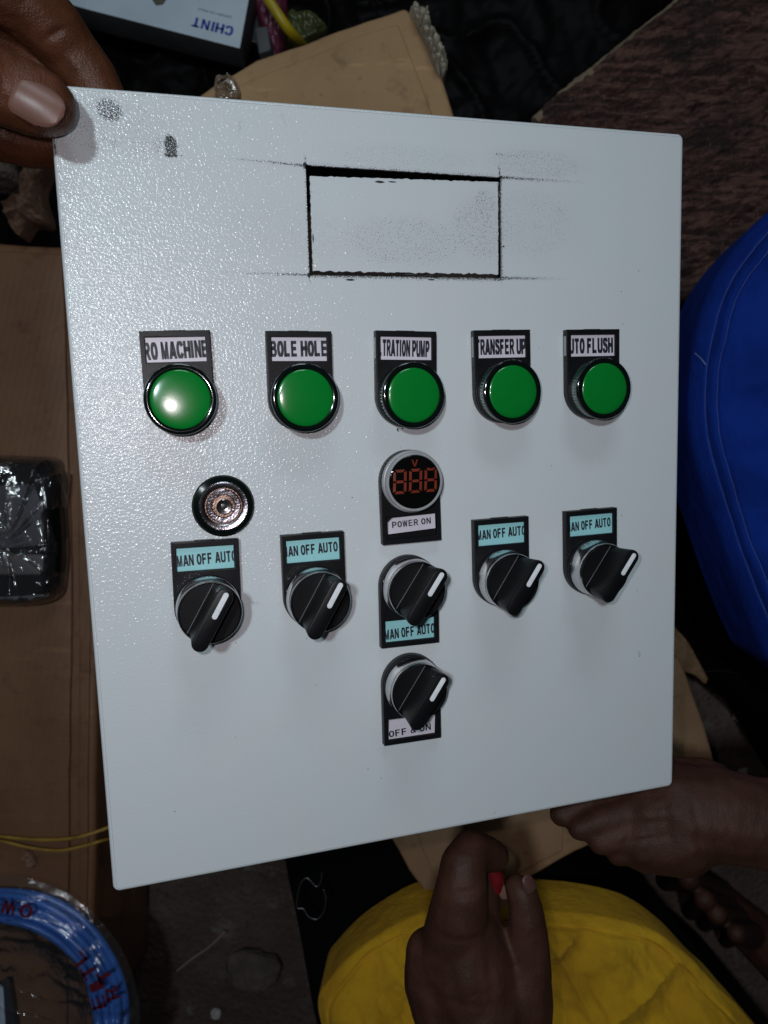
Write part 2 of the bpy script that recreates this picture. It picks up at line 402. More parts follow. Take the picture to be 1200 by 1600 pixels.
def m_cardboard(name, base, dark, rough=.75, sheen=.0, stain=.5, ang=0):
    m, p, nd = mat(name, base, rough)
    c = nd.coord(); n = nd.noise(c, 9, 5, .6); n1 = nd.noise(c, 38, 4, .65); fi = nd.noise(nd.mapping(c, (1, .12, 1), (0, 0, ang)), 900, 3, .6)
    rib = nd.wave(nd.mapping(c, (1, 1, 1), (0, 0, ang)), 42, .6, 2)
    col = nd.mix(nd.step(n, .35, .68), base, tuple(a * (1 - stain) + b * stain for a, b in zip(base, dark)))
    col = nd.mix(nd.m('MULTIPLY', nd.step(n1, .54, .74), .75), col, dark); lines = nd.noise(nd.mapping(c, (.15, 1, 1), (0, 0, ang + .9)), 60, 4, .7); col = nd.mix(nd.m('MULTIPLY', nd.step(lines, .60, .72), .45), col, tuple(min(1, x * 1.5) for x in base)); spots = nd.step(nd.voro(c, 34), .10, .05); col = nd.mix(nd.m('MULTIPLY', spots, .5), col, dark)
    col = nd.mix(nd.m('MULTIPLY', fi, .25), col, tuple(x * .6 for x in base))
    L(nd, col, p.inputs['Base Color'])
    h = nd.m('ADD', nd.m('MULTIPLY', rib, .15), nd.m('ADD', nd.m('MULTIPLY', n1, .8), nd.m('MULTIPLY', fi, .25)))
    L(nd, nd.bump(h, .35, .0012), p.inputs['Normal'])
    L(nd, nd.m('ADD', rough - .1, nd.m('MULTIPLY', n1, .2)), p.inputs['Roughness'])
    return m
M['carton_left'] = m_cardboard('brown_cardboard', (.190, .088, .040), (.095, .034, .015), .55, ang=.2)
M['carton_back'] = m_cardboard('tan_cardboard', (.42, .255, .125), (.22, .12, .055), .75, stain=.35, ang=.6)
M['carton_low'] = m_cardboard('dull_tan_cardboard', (.27, .155, .080), (.12, .062, .030), .75, stain=.5, ang=-.5)
M['torn_paper'] = m_simple('torn_grey_pulp_paper', (.42, .37, .29), .85, bump=.8, scale=300, vary=.35, dist=.001)
def m_skin(name, base, red, rough=.42):
    m, p, nd = mat(name, base, rough)
    c = nd.coord(); n = nd.noise(c, 45, 5, .6); v = nd.voro(nd.mapping(c, (1, 1, 1)), 1100); w = nd.noise(nd.mapping(c, (1, .35, 1), (0, 0, .5)), 420, 4, .65)
    L(nd, nd.mix(nd.step(n, .38, .68), base, red), p.inputs['Base Color'])
    h = nd.m('ADD', nd.m('MULTIPLY', v, .5), w)
    L(nd, nd.bump(h, .45, .0007), p.inputs['Normal'])
    L(nd, nd.m('ADD', rough - .1, nd.m('MULTIPLY', n, .2)), p.inputs['Roughness'])
    p.inputs['Specular IOR Level'].default_value = .24; p.inputs['Subsurface Weight'].default_value = .12; p.inputs['Subsurface Radius'].default_value = (.004, .0015, .0008)
    p.inputs['Subsurface Scale'].default_value = 1.0
    return m
M['skin_a'] = m_skin('warm_brown_skin', (.072, .025, .011), (.110, .038, .020))
M['skin_b'] = m_skin('deep_brown_skin', (.040, .0155, .0095), (.060, .023, .0145), .58)
M['nail'] = m_simple('thumb_nail', (.17, .085, .066), .40, bump=.5, scale=240, vary=.16)
M['nail_dark'] = m_simple('finger_nail', (.070, .032, .027), .3, bump=.2, scale=350)
def m_cloth(name, base, dark, weave=1500, rough=.85, big=12, sheen=.15):
    m, p, nd = mat(name, base, rough)
    c = nd.coord(); wx = nd.wave(nd.mapping(c, rot=(0, 0, .35)), weave / 1.7, .5, 1, 'X'); wy = nd.wave(nd.mapping(c, rot=(0, 0, .35)), weave / 1.7, .5, 1, 'Y')
    n = nd.noise(c, big, 4, .6); f = nd.noise(c, weave, 2)
    L(nd, nd.mix(nd.m('ADD', nd.m('MULTIPLY', nd.step(n, .35, .7), .6), nd.m('MULTIPLY', f, .35)), base, dark), p.inputs['Base Color'])
    h = nd.m('ADD', nd.m('ADD', wx, wy), nd.m('MULTIPLY', f, 1.3))
    L(nd, nd.bump(h, .4, .0004, nd.bump(nd.noise(nd.mapping(c, (1, .5, 1), (0, 0, .5)), 45, 5, .65), .55, .006)), p.inputs['Normal'])
    p.inputs['Sheen Weight'].default_value = sheen; p.inputs['Sheen Roughness'].default_value = .5
    return m
M['blue_cloth'] = m_cloth('blue_work_cloth', (.005, .032, .27), (.003, .018, .15), 1500, .9, 12, 0)
M['yellow_cloth'] = m_cloth('yellow_fleece', (.70, .40, .010), (.36, .165, .003), 900, .95, 13, 0)
M['black_cloth'] = m_cloth('black_cloth', (.0016, .0016, .0024), (.001, .001, .0016), 1200, .95, 12, 0)
M['black_cloth'].node_tree.nodes['Principled BSDF'].inputs['Specular IOR Level'].default_value = .1
M['blue_cloth'].node_tree.nodes['Principled BSDF'].inputs['Specular IOR Level'].default_value = .12
M['blue_thread'] = m_simple('pale_blue_thread', (.22, .30, .52), .8, bump=0)
M['black_bag'] = m_simple('black_plastic_sheet', (.0035, .003, .0035), .6, bump=.3, scale=60, dist=.001, rvary=.3, Specular_IOR_Level=.10)
M['white_box'] = m_simple('white_printed_card', (.52, .60, .68), .45, bump=.05, scale=300, vary=.05)
M['grey_side'] = m_simple('grey_box_side', (.060, .062, .068), .6, bump=.1, scale=300)
M['logo_blue'] = m_simple('blue_print', (.02, .06, .36), .5, bump=0, scale=300)
M['maroon'] = m_simple('maroon_print', (.11, .008, .016), .4, bump=0, scale=300)
M['yellow_strap'] = m_simple('yellow_plastic_strap', (.42, .30, .012), .4, bump=.2, scale=300)
M['yellow_wire'] = m_simple('yellow_cable_sheath', (.30, .165, .02), .5, bump=.3, scale=600, vary=.3)
M['blue_cable'] = m_simple('blue_cable_insulation', (.04, .17, .56), .32, bump=.1, scale=400, vary=.15)
M['red'] = m_simple('red_plastic', (.13, .006, .010), .35, bump=.05)
M['pebble'] = m_simple('pale_stone', (.42, .38, .37), .8, bump=.8, scale=250, dist=.001, vary=.3)
M['clod'] = m_simple('earthy_stone', (.095, .070, .058), .9, bump=1, scale=120, dist=.003, vary=.5)
M['paper_brown'] = m_simple('crumpled_brown_paper', (.16, .085, .055), .7, bump=.5, scale=150, dist=.001, vary=.3)
M['straw'] = m_simple('dry_straw', (.22, .15, .11), .6, bump=.3, scale=500)
M['wire'] = m_simple('thin_steel_wire', (.12, .12, .13), .35, .9, bump=.1)
M['pink_print'] = m_simple('pink_printed_film', (.16, .03, .06), .35, bump=.3, scale=80, vary=.7)
M['green_print'] = m_simple('olive_printed_film', (.10, .11, .035), .35, bump=.3, scale=80, vary=.5)
def m_ground():
    m, p, nd = mat('dirt_floor', (.05, .035, .03), .9)
    c = nd.coord(); n = nd.noise(c, 3.0, 6, .62); g = nd.noise(c, 26, 6, .7); sp = nd.voro(c, 130)
    col = nd.mix(nd.step(n, .36, .64), (.058, .034, .026), (.098, .068, .058))
    col = nd.mix(nd.step(g, .56, .72), col, (.125, .105, .10))
    col = nd.mix(nd.m('MULTIPLY', nd.step(sp, .26, .1), nd.step(nd.noise(c, 40, 2), .5, .6)), col, (.02, .014, .012))
    L(nd, col, p.inputs['Base Color'])
    L(nd, nd.bump(nd.m('ADD', g, nd.m('MULTIPLY', sp, -.3)), .8, .012), p.inputs['Normal'])
    return m
M['ground'] = m_ground()
def m_wood():
    m, p, nd = mat('rough_sawn_timber', (.06, .04, .035), .95)
    c = nd.coord()
    gr = nd.noise(nd.mapping(c, (1, .22, 1), (0, 0, math.radians(-62))), 420, 4, .75); band = nd.noise(nd.mapping(c, (.10, 1, 1), (0, 0, math.radians(-24))), 150, 4, .65, .3)
    big = nd.noise(c, 11, 4, .6)
    col = nd.mix(nd.step(band, .4, .62), (.034, .011, .008), (.155, .070, .052))
    col = nd.mix(nd.m('MULTIPLY', nd.step(big, .52, .66), .7), col, (.014, .008, .007))
    col = nd.mix(nd.m('MULTIPLY', nd.step(gr, .55, .75), .8), col, (.25, .16, .13))
    L(nd, col, p.inputs['Base Color'])
    L(nd, nd.bump(nd.m('ADD', gr, nd.m('MULTIPLY', band, .8)), 1, .004), p.inputs['Normal'])
    return m
M['wood'] = m_wood()
M['wood_edge'] = m_simple('pale_split_wood_edge', (.17, .125, .08), .9, bump=.9, scale=150, dist=.003, vary=.4)
def m_film(name, gloss=.22, tint=(.9, .9, .92), scale=60, dist=.004):
    m = bpy.data.materials.new(name); m.use_nodes = True; nt = m.node_tree; nd = Nd(nt); nt.nodes.remove(nt.nodes['Principled BSDF'])
    out = nt.nodes['Material Output']
    t = nd.new('ShaderNodeBsdfTransparent'); t.inputs[0].default_value = (*tint, 1)
    g = nd.new('ShaderNodeBsdfGlossy'); g.inputs['Roughness'].default_value = .09; g.inputs[0].default_value = (1, 1, 1, 1)
    d = nd.new('ShaderNodeBsdfDiffuse'); d.inputs[0].default_value = (.5, .5, .52, 1)
    c = nd.coord(); w = nd.noise(c, scale, 4, .6, 1.5); b = nd.bump(w, .8, dist)
    L(nd, b, g.inputs['Normal'])
    fr = nd.new('ShaderNodeFresnel'); fr.inputs[0].default_value = 1.5; L(nd, b, fr.inputs['Normal'])
    f = nd.m('ADD', nd.m('MULTIPLY', fr.outputs[0], 1.0), gloss - .04, clamp=True)
    ms = nd.new('ShaderNodeMixShader'); L(nd, f, ms.inputs[0]); L(nd, t.outputs[0], ms.inputs[1]); L(nd, g.outputs[0], ms.inputs[2])
    m2 = nd.new('ShaderNodeMixShader'); m2.inputs[0].default_value = .03; L(nd, ms.outputs[0], m2.inputs[1]); L(nd, d.outputs[0], m2.inputs[2])
    L(nd, m2.outputs[0], out.inputs['Surface']); return m
M['film'] = m_film('clear_wrap_film', .07, (.93, .93, .95), 40, .003)
M['bag_film'] = m_film('clear_bag_film', .16, (.86, .86, .89), 16, .006)

# ------------------------------------------------------------------ the setting: ground
def make_ground():
    n = 240; vs = []; fs = []
    def ax(t): t = 2 * t - 1; return math.copysign(abs(t) ** 1.0 * .85 + abs(t) ** 7 * 5, t)
    for j in range(n + 1):
        for i in range(n + 1):
            x, y = ax(i / n), ax(j / n)
            z = fbm((x, y, 0), 7, 5) * .006 + max(0, fbm((x, y, 4), 40, 3)) * .006
            vs.append((x, y, z - .006))
    for j in range(n):
        for i in range(n):
            a = j * (n + 1) + i; fs.append((a, a + 1, a + n + 2, a + n + 1))
    o = link('ground', pydata('ground', vs, fs), M['ground']); tag(o, 'dark brown dirt floor strewn with bits under everything', 'ground', kind='structure')
    del o['category']; return o
make_ground()

# ------------------------------------------------------------------ the door and everything mounted on it
MM = .001
door = empty('control_panel', DOOR_M)
tag(door, 'light grey powder coated metal enclosure door carrying green lights and black switches', 'control panel')
def door_sheet():
    DW, DH = 300, 350
    # main face with the marked window cut through it
    def jag(a, b, n, amp, seed):
        out = []
        for k in range(n):
            t = k / n; x = a[0] + (b[0] - a[0]) * t; y = a[1] + (b[1] - a[1]) * t
            d = Vector((-(b[1] - a[1]), b[0] - a[0])).normalized()
            w = (noise.noise(Vector((k * .37, seed, 0))) + .5 * noise.noise(Vector((k * 1.3, seed, 5)))) * amp
            out.append(((x + d.x * w) * MM, (y + d.y * w) * MM))
        return out
    c = [(104.0, -25.7), (198.2, -26.3), (198.0, -72.9), (103.6, -73.0)]
    hole = jag(c[0], c[1], 90, .30, 1) + jag(c[1], c[2], 60, .24, 2) + jag(c[2], c[3], 90, .40, 3) + jag(c[3], c[0], 60, .20, 4)
    b = [(105.7, -30.3), (196.8, -28.4), (196.3, -71.0), (105.3, -71.2)]
    blank = jag(b[0], b[1], 90, .5, 11) + jag(b[1], b[2], 60, .40, 12) + jag(b[2], b[3], 90, .75, 13) + jag(b[3], b[0], 60, .26, 14)
    outer = rrect(1.6 * MM, (DW - 1.6) * MM, -(DH - 1.6) * MM, -1.6 * MM, 1.6 * MM)
    face = flat('door_face', [outer, hole], -.0012, 0)
    # folded rim
    vs = []; fs = []; rings = []
    prof = [(1.75, 0.0), (1.6, 0.0)] + [(1.6 - 1.6 * math.sin(a * PI / 12), -1.6 + 1.6 * math.cos(a * PI / 12)) for a in range(1, 7)] + [(0, -15), (.4, -15.4), (1.2, -15), (1.2, -2)]
    for ins, z in prof:
        r = max(3.2 - ins, 0.4)
        rings.append([(x, y, z * MM) for x, y in rrect(ins * MM, (DW - ins) * MM, -(DH - ins) * MM, -ins * MM, r * MM)])
    n = len(rings[0])
    for R_ in rings: vs += R_
    for i in range(len(rings) - 1):
        for k in range(n):
            b2 = (k + 1) % n; fs.append((i * n + k, (i + 1) * n + k, (i + 1) * n + b2, i * n + b2))
    rim = pydata('rim', vs, fs)
    bm = bmesh.new(); bm.from_mesh(rim); bmesh.ops.recalc_face_normals(bm, faces=bm.faces); bm.to_mesh(rim); bm.free()
    for p in face.polygons: p.use_smooth = False
    for p in rim.polygons: p.use_smooth = True
    me = merge('door_sheet', [face, rim])
    o = link('door_sheet', me, M['door'], door, smooth=False)
    for p in me.polygons: p.use_smooth = abs(p.normal.z) < .9999
    bl = link('cutout_blank', flat('cutout_blank', [blank], -.0012, -.00008), M['door'], door, smooth=False, label='rectangular piece half cut out of the door between black slits')
    # bright bare burr at the lower right corner of the cut and ragged curls of paint on its edges
    vs = []; fs = []
    def shard(x, y, lx, ly, z=.25):
        b0 = len(vs)
        pts = [(x - lx, y), (x - lx * .3, y + ly), (x + lx * .5, y + ly * .7), (x + lx, y - .1), (x + lx * .2, y - ly), (x - lx * .5, y - ly * .8)]
        for q in pts: vs.append((q[0] * MM, q[1] * MM, .04 * MM))
        vs.append((x * MM, y * MM, z * MM))
        for k in range(6): fs.append((b0 + k, b0 + (k + 1) % 6, b0 + 6))
    for x, y, lx, ly in ((138, -31.2, 2.6, .55), (144, -30.9, 2.2, .3), (122.5, -74.8, 2.4, .5), (162, -74.2, 1.9, .3), (106, -57, .35, 2.2), (199.2, -58, .6, .5), (152, -72.0, 4, .45), (163, -72.3, 5, .4)): shard(x, y, lx, ly)
    for k in range(0, len(vs), 7): link('paint_flake', pydata('paint_flake', vs[k:k + 7], [tuple(i - k for i in f) for f in fs if k <= f[0] < k + 7]), M['raw_edge'], door, smooth=False)
    vs = []; fs = []
    for x, y, lx, ly in ((197.8, -73.6, 2.0, .35), (197.4, -34.5, .25, .9), (197.9, -66, .25, 1.6), (197.5, -49, .18, 2.2)): shard(x, y, lx, ly, .5)
    for k in range(0, len(vs), 7): link('bare_metal_burr', pydata('bare_metal_burr', vs[k:k + 7], [tuple(i - k for i in f) for f in fs if k <= f[0] < k + 7]), M['chrome'], door, smooth=False)
door_sheet()

PLW = 14.75
def legend_plate_mesh():
    ol = [(-PLW, 29.8), (-PLW, 0)] + [(PLW * math.cos(PI + PI * k / 36), PLW * math.sin(PI + PI * k / 36)) for k in range(1, 36)] + [(PLW, 0), (PLW, 29.8)]
    ol = [(x * MM, y * MM) for x, y in ol]
    win = [(-12.6, 16.6), (12.6, 16.6), (12.6, 27.2), (-12.6, 27.2)]; win = [(x * MM, y * MM) for x, y in win]
    a = flat('p', [ol, win], 0.0, .0046, .00035, 2)
    # raised collar round the hole and the little tongue on the top edge
    c = lathe('c', [(11 * MM, 4.4 * MM), (14.55 * MM, 4.5 * MM), (14.5 * MM, 5.7 * MM), (14.1 * MM, 6.1 * MM), (10 * MM, 6.1 * MM)], 72)
    b = boxm('b', -.0045, .0045, .0297, .0301, .0008, .0030)
    bk = boxm('k', -.0126, .0126, .0166, .0272, .0010, .0020)
    return merge('legend_plate', [a, c, b, bk])
PLATE = legend_plate_mesh()
def place(u, v, rot=0.0): return Matrix.Translation((u * MM, v * MM, 0)) @ Matrix.Rotation(math.radians(rot), 4, 'Z')
def part(name, me, mt, parent, Mx=None, label=None, smooth=30):
    o = link(name, me, mt, parent, smooth, label)
    if Mx is not None: o.matrix_local = Mx
    return o
def share(name, src, parent, Mx=None, label=None):
    o = bpy.data.objects.new(name, src); COL.objects.link(o); o.parent = parent
    if Mx is not None: o.matrix_local = Mx
    if label: o['label'] = label
    return o
def prep(me, mt, ang=30):
    me.materials.append(mt)
    for p in me.polygons: p.use_smooth = True
    me.set_sharp_from_angle(angle=math.radians(ang)); return me
prep(PLATE, M['black_plastic'])
CARD = prep(flat('label_card', [[(-.0125, .0167), (.0125, .0167), (.0125, .0271), (-.0125, .0271)]], .0022, .0032), M['card_white'])
CARDB = CARD.copy(); CARDB.materials.clear(); CARDB.materials.append(M['card_blue'])
# green lens pieces (axis along +z, hole centre at the origin)
LBASE = prep(lathe('lens_base', [(13.2 * MM, 5.9 * MM), (14.3 * MM, 6.0 * MM), (14.4 * MM, 7.2 * MM), (14.0 * MM, 7.5 * MM)], 96), M['black_plastic'])
def rib(r, z, a): return (r + (.12 * MM * (1 if math.sin(a * 60) > 0 else -1) if r > .0135 and .0079 < z < .0118 else 0), z)
LSIDE = prep(lathe('lens_skirt', [(13.6 * MM, 7.4 * MM), (14.2 * MM, 7.5 * MM), (14.25 * MM, 8.0 * MM), (14.35 * MM, 11.6 * MM), (14.6 * MM, 12.2 * MM)], 360, fn=rib), M['lens_side'])
LRIM = prep(lathe('lens_rim', [(14.5 * MM, 12.1 * MM), (15.0 * MM, 12.5 * MM), (15.1 * MM, 13.6 * MM), (14.8 * MM, 14.3 * MM), (14.1 * MM, 14.7 * MM), (13.2 * MM, 14.75 * MM), (12.5 * MM, 14.5 * MM), (12.35 * MM, 14.2 * MM)], 120), M['lens_rim'])
LDOME = prep(lathe('lens', [(12.4 * MM, 14.2 * MM)] + [(12.4 * MM * math.cos(a), (14.2 + 1.25 * math.sin(a)) * MM) for a in [PI / 2 * k / 10 for k in range(1, 10)]] + [(0, 15.45 * MM)], 120), M['lens'], 60)
LIP = prep(boxm('insert_edge', -.0149, -.01468, .0172, .0268, .0012, .0032), M['grey_ring'])

def label_text(parent, s, x0, x1, y0, y1, bold, rot=0, clip=(-12.45, 12.45, 16.75, 27.05), space=.12, shear=0.0, Mx=None):
    me = text_mesh('lettering', s, x0 * MM, x1 * MM, y0 * MM, y1 * MM, .00326, tuple(c * MM for c in clip), bold, math.radians(rot), space, shear)
    return part('lettering', me, M['ink'], parent, Mx, smooth=False)
def pilot(u, v, rot, text, x0, x1, y0, y1, bold, trot, lab, lean=(0, 0), strip=True):
    p = share('pilot_light', PLATE, door, place(u, v, rot), lab)
    share('label_card', CARD, p)
    label_text(p, text, x0, x1, y0, y1, bold, trot)
    Mx = Matrix.Rotation(lean[0], 4, 'X') @ Matrix.Rotation(lean[1], 4, 'Y')
    share('lens_base', LBASE, p, Mx); share('lens_skirt', LSIDE, p, Mx); share('lens_rim', LRIM, p, Mx); share('lens', LDOME, p, Mx)
    if strip: share('insert_edge', LIP, p)
    return p
pilot(43.6, -127.6, 0.8, 'RO MACHINE', -13.4, 13.4, 18.0, 25.4, .31, 1.5, 'green pilot light under the white label RO MACHINE', (-.030, -.014), False)
pilot(96.6, -127.9, -.6, 'BOLE HOLE', -12.9, 12.9, 18.6, 25.6, .31, .6, 'green pilot light under the white label BOLE HOLE', (.0, .0), False)
pilot(146.8, -128.0, -1.2, 'FILTRATION PUMP', -16.6, 11.6, 18.2, 25.8, .31, -1.0, 'green pilot light under the white label ending TRATION PUMP', (0, .01))
pilot(196.3, -127.6, .6, 'TRANSFER UP', -13.6, 12.8, 18.2, 25.6, .31, 0, 'green pilot light under the white label TRANSFER UP', (.0, .02))
pilot(245.9, -127.4, .4, 'AUTO FLUSH', -16.0, 11.6, 18.1, 25.6, .31, .4, 'green pilot light under the white label AUTO FLUSH', (-.01, .0))
# broken green lens crumb below the third light
def crumb():
    vs = []; fs = []
    for k in range(5):
        b0 = len(vs); x, y = 144.0 + random.uniform(-1.6, 1.6), -143.3 + random.uniform(-1.0, .6)
        for q in range(4): vs.append(((x + random.uniform(-.8, .8)) * MM, (y + random.uniform(-.7, .7)) * MM, random.uniform(.1, 2.0) * MM))
        fs += [(b0, b0 + 1, b0 + 2), (b0, b0 + 2, b0 + 3), (b0 + 1, b0 + 2, b0 + 3)]
    return pydata('lens_crumbs', vs, fs)
link('lens_crumbs', crumb(), M['lens_side'], door, smooth=False)

# selector switches
COLLAR = prep(lathe('chrome_collar', [(13.0 * MM, 5.8 * MM), (14.2 * MM, 6.0 * MM), (14.35 * MM, 6.6 * MM), (14.0 * MM, 7.0 * MM), (13.75 * MM, 14.6 * MM), (14.0 * MM, 15.1 * MM), (14.0 * MM, 16.1 * MM), (13.8 * MM, 16.5 * MM), (13.35 * MM, 16.55 * MM), (13.1 * MM, 16.2 * MM), (13.1 * MM, 15 * MM)], 120), M['chrome'], 40)
DIAL = prep(lathe('dial', [(13.05 * MM, 15.2 * MM), (13.0 * MM, 16.2 * MM), (12.8 * MM, 16.4 * MM), (0, 16.4 * MM)], 96), M['knob'])
def handle_mesh():
    # a blade across the dial: straight sides, rounded ends, leaning in slightly to the top
    def sec(hl, hw, z, n=8):
        pts = []
        for sx, a0 in ((1, -90), (-1, 90)):
            for k in range(n + 1):
                a = math.radians(a0 + 180 * k / n); pts.append((sx * (hl - hw) + hw * math.cos(a), hw * math.sin(a), z))
        return pts
    S_ = [sec(13.3, 4.6, 16.0), sec(13.5, 4.5, 18), sec(14.2, 4.0, 26), sec(14.6, 3.7, 29.6), sec(14.55, 3.6, 30.2), sec(14.35, 3.4, 30.55), sec(14.1, 3.15, 30.65)]
    vs = [tuple(c * MM for c in p) for s in S_ for p in s]; n = len(S_[0]); fs = []
    for i in range(len(S_) - 1):
        for k in range(n): fs.append((i * n + k, i * n + (k + 1) % n, (i + 1) * n + (k + 1) % n, (i + 1) * n + k))
    fs.append(tuple((len(S_) - 1) * n + k for k in range(n)))
    return pydata('handle', vs, fs)
HANDLE = prep(handle_mesh(), M['knob'], 35)
HLINE = prep(tube('h', [(-12.2 * MM, 4.7 * MM, 16.45 * MM), (12.2 * MM, 4.7 * MM, 16.45 * MM)], .00007, 6, 1), M['grey_ring'])  # thin grey line along the handle's base seam, standing in for its highlight
def mark_mesh():
    pts = []
    for sx, a0, cx in ((1, -90, 12.0), (-1, 90, 1.9)):
        for k in range(9):
            a = math.radians(a0 + 180 * k / 8); pts.append(((cx + 1.15 * math.cos(a)) * MM, 1.15 * math.sin(a) * MM))
    return flat('pointer_mark', [pts], .0304, .0310, .00015, 2)
MARK = prep(mark_mesh(), M['white_mark'])
RIDGE = prep(boxm('r', 1.6 * MM, 12.3 * MM, -.2 * MM, .2 * MM, 30.8 * MM, 31.15 * MM), M['white_mark'])
def selector(u, v, rot, ang, text, tx, bold, trot, lab, inverted=False, card=CARDB, cardM=None):
    p = share('selector_switch', PLATE, door, place(u, v, rot + (180 if inverted else 0)), lab)
    c = share('label_card', card, p)
    if cardM is not None: c.matrix_local = cardM
    if inverted:
        fl = Matrix.Translation((0, 2 * 21.9 * MM, 0)) @ Matrix.Rotation(PI, 4, 'Z')
    else: fl = None
    label_text(p, text, *tx, bold, trot, Mx=fl)
    Rk = Matrix.Rotation(math.radians(ang - (180 if inverted else 0)), 4, 'Z')
    share('chrome_collar', COLLAR, p); share('dial', DIAL, p, Rk)
    share('handle', HANDLE, p, Rk); share('seam_highlight', HLINE, p, Rk); share('pointer_mark', MARK, p, Rk); share('pointer_ridge', RIDGE, p, Rk)
    return p
SELTXT = 'MAN OFF AUTO'
selector(50.0, -219.4, -.6, 60, SELTXT, (-12.4, 13.6, 19.2, 24.2), .25, 1.8, 'black selector switch below the keyhole lock, blue card reading MAN OFF AUTO')
selector(99.1, -219.7, 0, 59, SELTXT, (-14.2, 11.8, 20.0, 24.8), .25, 1.6, 'black selector switch second from left, blue card reading MAN OFF AUTO')
selector(145.5, -218.9, -.6, 56, SELTXT, (-12.8, 13.0, 18.3, 23.3), .25, 2.5, 'black selector switch directly under the voltmeter with its blue card below the knob', True)
selector(194.6, -219.2, .3, 56, SELTXT, (-12.9, 13.4, 20.0, 24.8), .25, 1.6, 'black selector switch second from right, blue card reading MAN OFF AUTO')
selector(245.3, -218.2, .6, 54, SELTXT, (-14.0, 11.6, 19.6, 24.4), .25, 2.2, 'rightmost black selector switch, blue card reading MAN OFF AUTO')
wc = prep(flat('label_card', [[(-.0122, .0178), (.0117, .0174), (.0122, .0271), (-.0118, .0271)]], .0022, .0032), M['card_white'])
selector(145.2, -268.2, -.3, 56, 'OFF & ON', (-12.1, 9.9, 18.0, 21.4), .20, 2.5, 'lowest black selector switch with white card OFF & ON below its knob', True, card=wc)

# digital voltmeter
def voltmeter(u, v):
    p = share('voltmeter', PLATE, door, place(u, v, 180.6), 'round grey framed digital voltmeter over the white label POWER ON')
    ring = lathe('ring', [(13.0 * MM, 5.9 * MM), (14.7 * MM, 6.0 * MM), (14.85 * MM, 7.0 * MM), (14.5 * MM, 8.4 * MM), (14.0 * MM, 8.6 * MM), (14.0 * MM, 10.8 * MM), (13.6 * MM, 11.4 * MM), (12.9 * MM, 11.5 * MM), (12.6 * MM, 11.2 * MM)], 120)
    part('bezel_ring', ring, M['grey_ring'], p)
    fl = Matrix.Rotation(PI, 4, 'Z')
    face = lathe('f', [(12.7 * MM, 11.1 * MM)] + [(12.7 * MM * math.cos(a), (11.1 + 1.1 * math.sin(a)) * MM) for a in [PI / 2 * k / 12 for k in range(1, 12)]] + [(0, 12.2 * MM)], 120)
    part('meter_face', face, M['meter_face'], p, fl, smooth=60)
    # seven segment digits following the dome
    def dome(x, y): r2 = min(.98, (x * x + y * y) / 12.7 ** 2); return 11.1 + 1.1 * math.sqrt(1 - r2) + .06
    sw = 1.25
    for k, cx in enumerate((-7.6, 0, 7.6)):
        vs = []; fs = []
        w, h = 2.55, 5.0
        def poly(pts):
            b0 = len(vs)
            for x, y in pts:
                xx = x + cx + y * .06
                rr = math.hypot(xx, y + .6)
                if rr > 12.2: xx, yy = xx * 12.2 / rr, (y + .6) * 12.2 / rr
                else: yy = y + .6
                vs.append((xx * MM, yy * MM, dome(xx, yy) * MM))
            fs.append(tuple(range(b0, len(vs))))
        g = .22
        for y in (h, 0, -h):
            q = sw / 2
            if y == 0: poly([(-w + g + .5, 0), (-w + g + .9, q), (w - g - .9, q), (w - g - .5, 0), (w - g - .9, -q), (-w + g + .9, -q)])
            elif y > 0: poly([(-w + g, y + q), (w - g, y + q), (w - g - .9, y - q), (-w + g + .9, y - q)])
            else: poly([(-w + g, y - q), (-w + g + .9, y + q), (w - g - .9, y + q), (w - g, y - q)])
        for sx in (-1, 1):
            for y0, y1 in ((.35, h - .15), (-h + .15, -.35)):
                poly([(sx * (w + sw / 2), y0), (sx * (w + sw / 2), y1), (sx * (w - sw / 2), y1 - .6 if y1 > 0 else y1 - .1), (sx * (w - sw / 2), y0 + .6 if y0 < 0 else y0 + .1)])
        part('digit', pydata('digit', vs, fs), M['segment'], p, fl, smooth=False)
    me = text_mesh('unit_letter', 'V', -1.5 * MM, 1.5 * MM, 7.3 * MM, 10.5 * MM, 12.05 * MM, None, .15)
    part('unit_letter', me, M['segment'], p, fl, smooth=False)
    card = flat('label_card', [[(-.0118, .0180), (.0119, .0178), (.0121, .0245), (.0112, .0271), (-.0120, .0268)]], .0034, .0048)
    card = flat('label_card', [[(x, y) for x, y in [(-.0118, .0166), (.0095, .0172), (.0117, .0192), (.0120, .0247), (-.0118, .0237)]]], .0030, .0045)
    part('label_card', card, M['card_white'], p, smooth=False)
    me = text_mesh('lettering', 'POWER ON', -10.0 * MM, 9.6 * MM, 19.6 * MM, 22.6 * MM, .00456, None, .20, math.radians(2.0))
    part('lettering', me, M['ink'], p, Matrix.Translation((0, 2 * 20.6 * MM, 0)) @ fl, smooth=False)
    slot = boxm('tab_ridge', -.0108, .0108, .0268, .02705, .0044, .0050)
    part('card_slot', slot, M['black_plastic'], p)
voltmeter(147.3, -168.1)

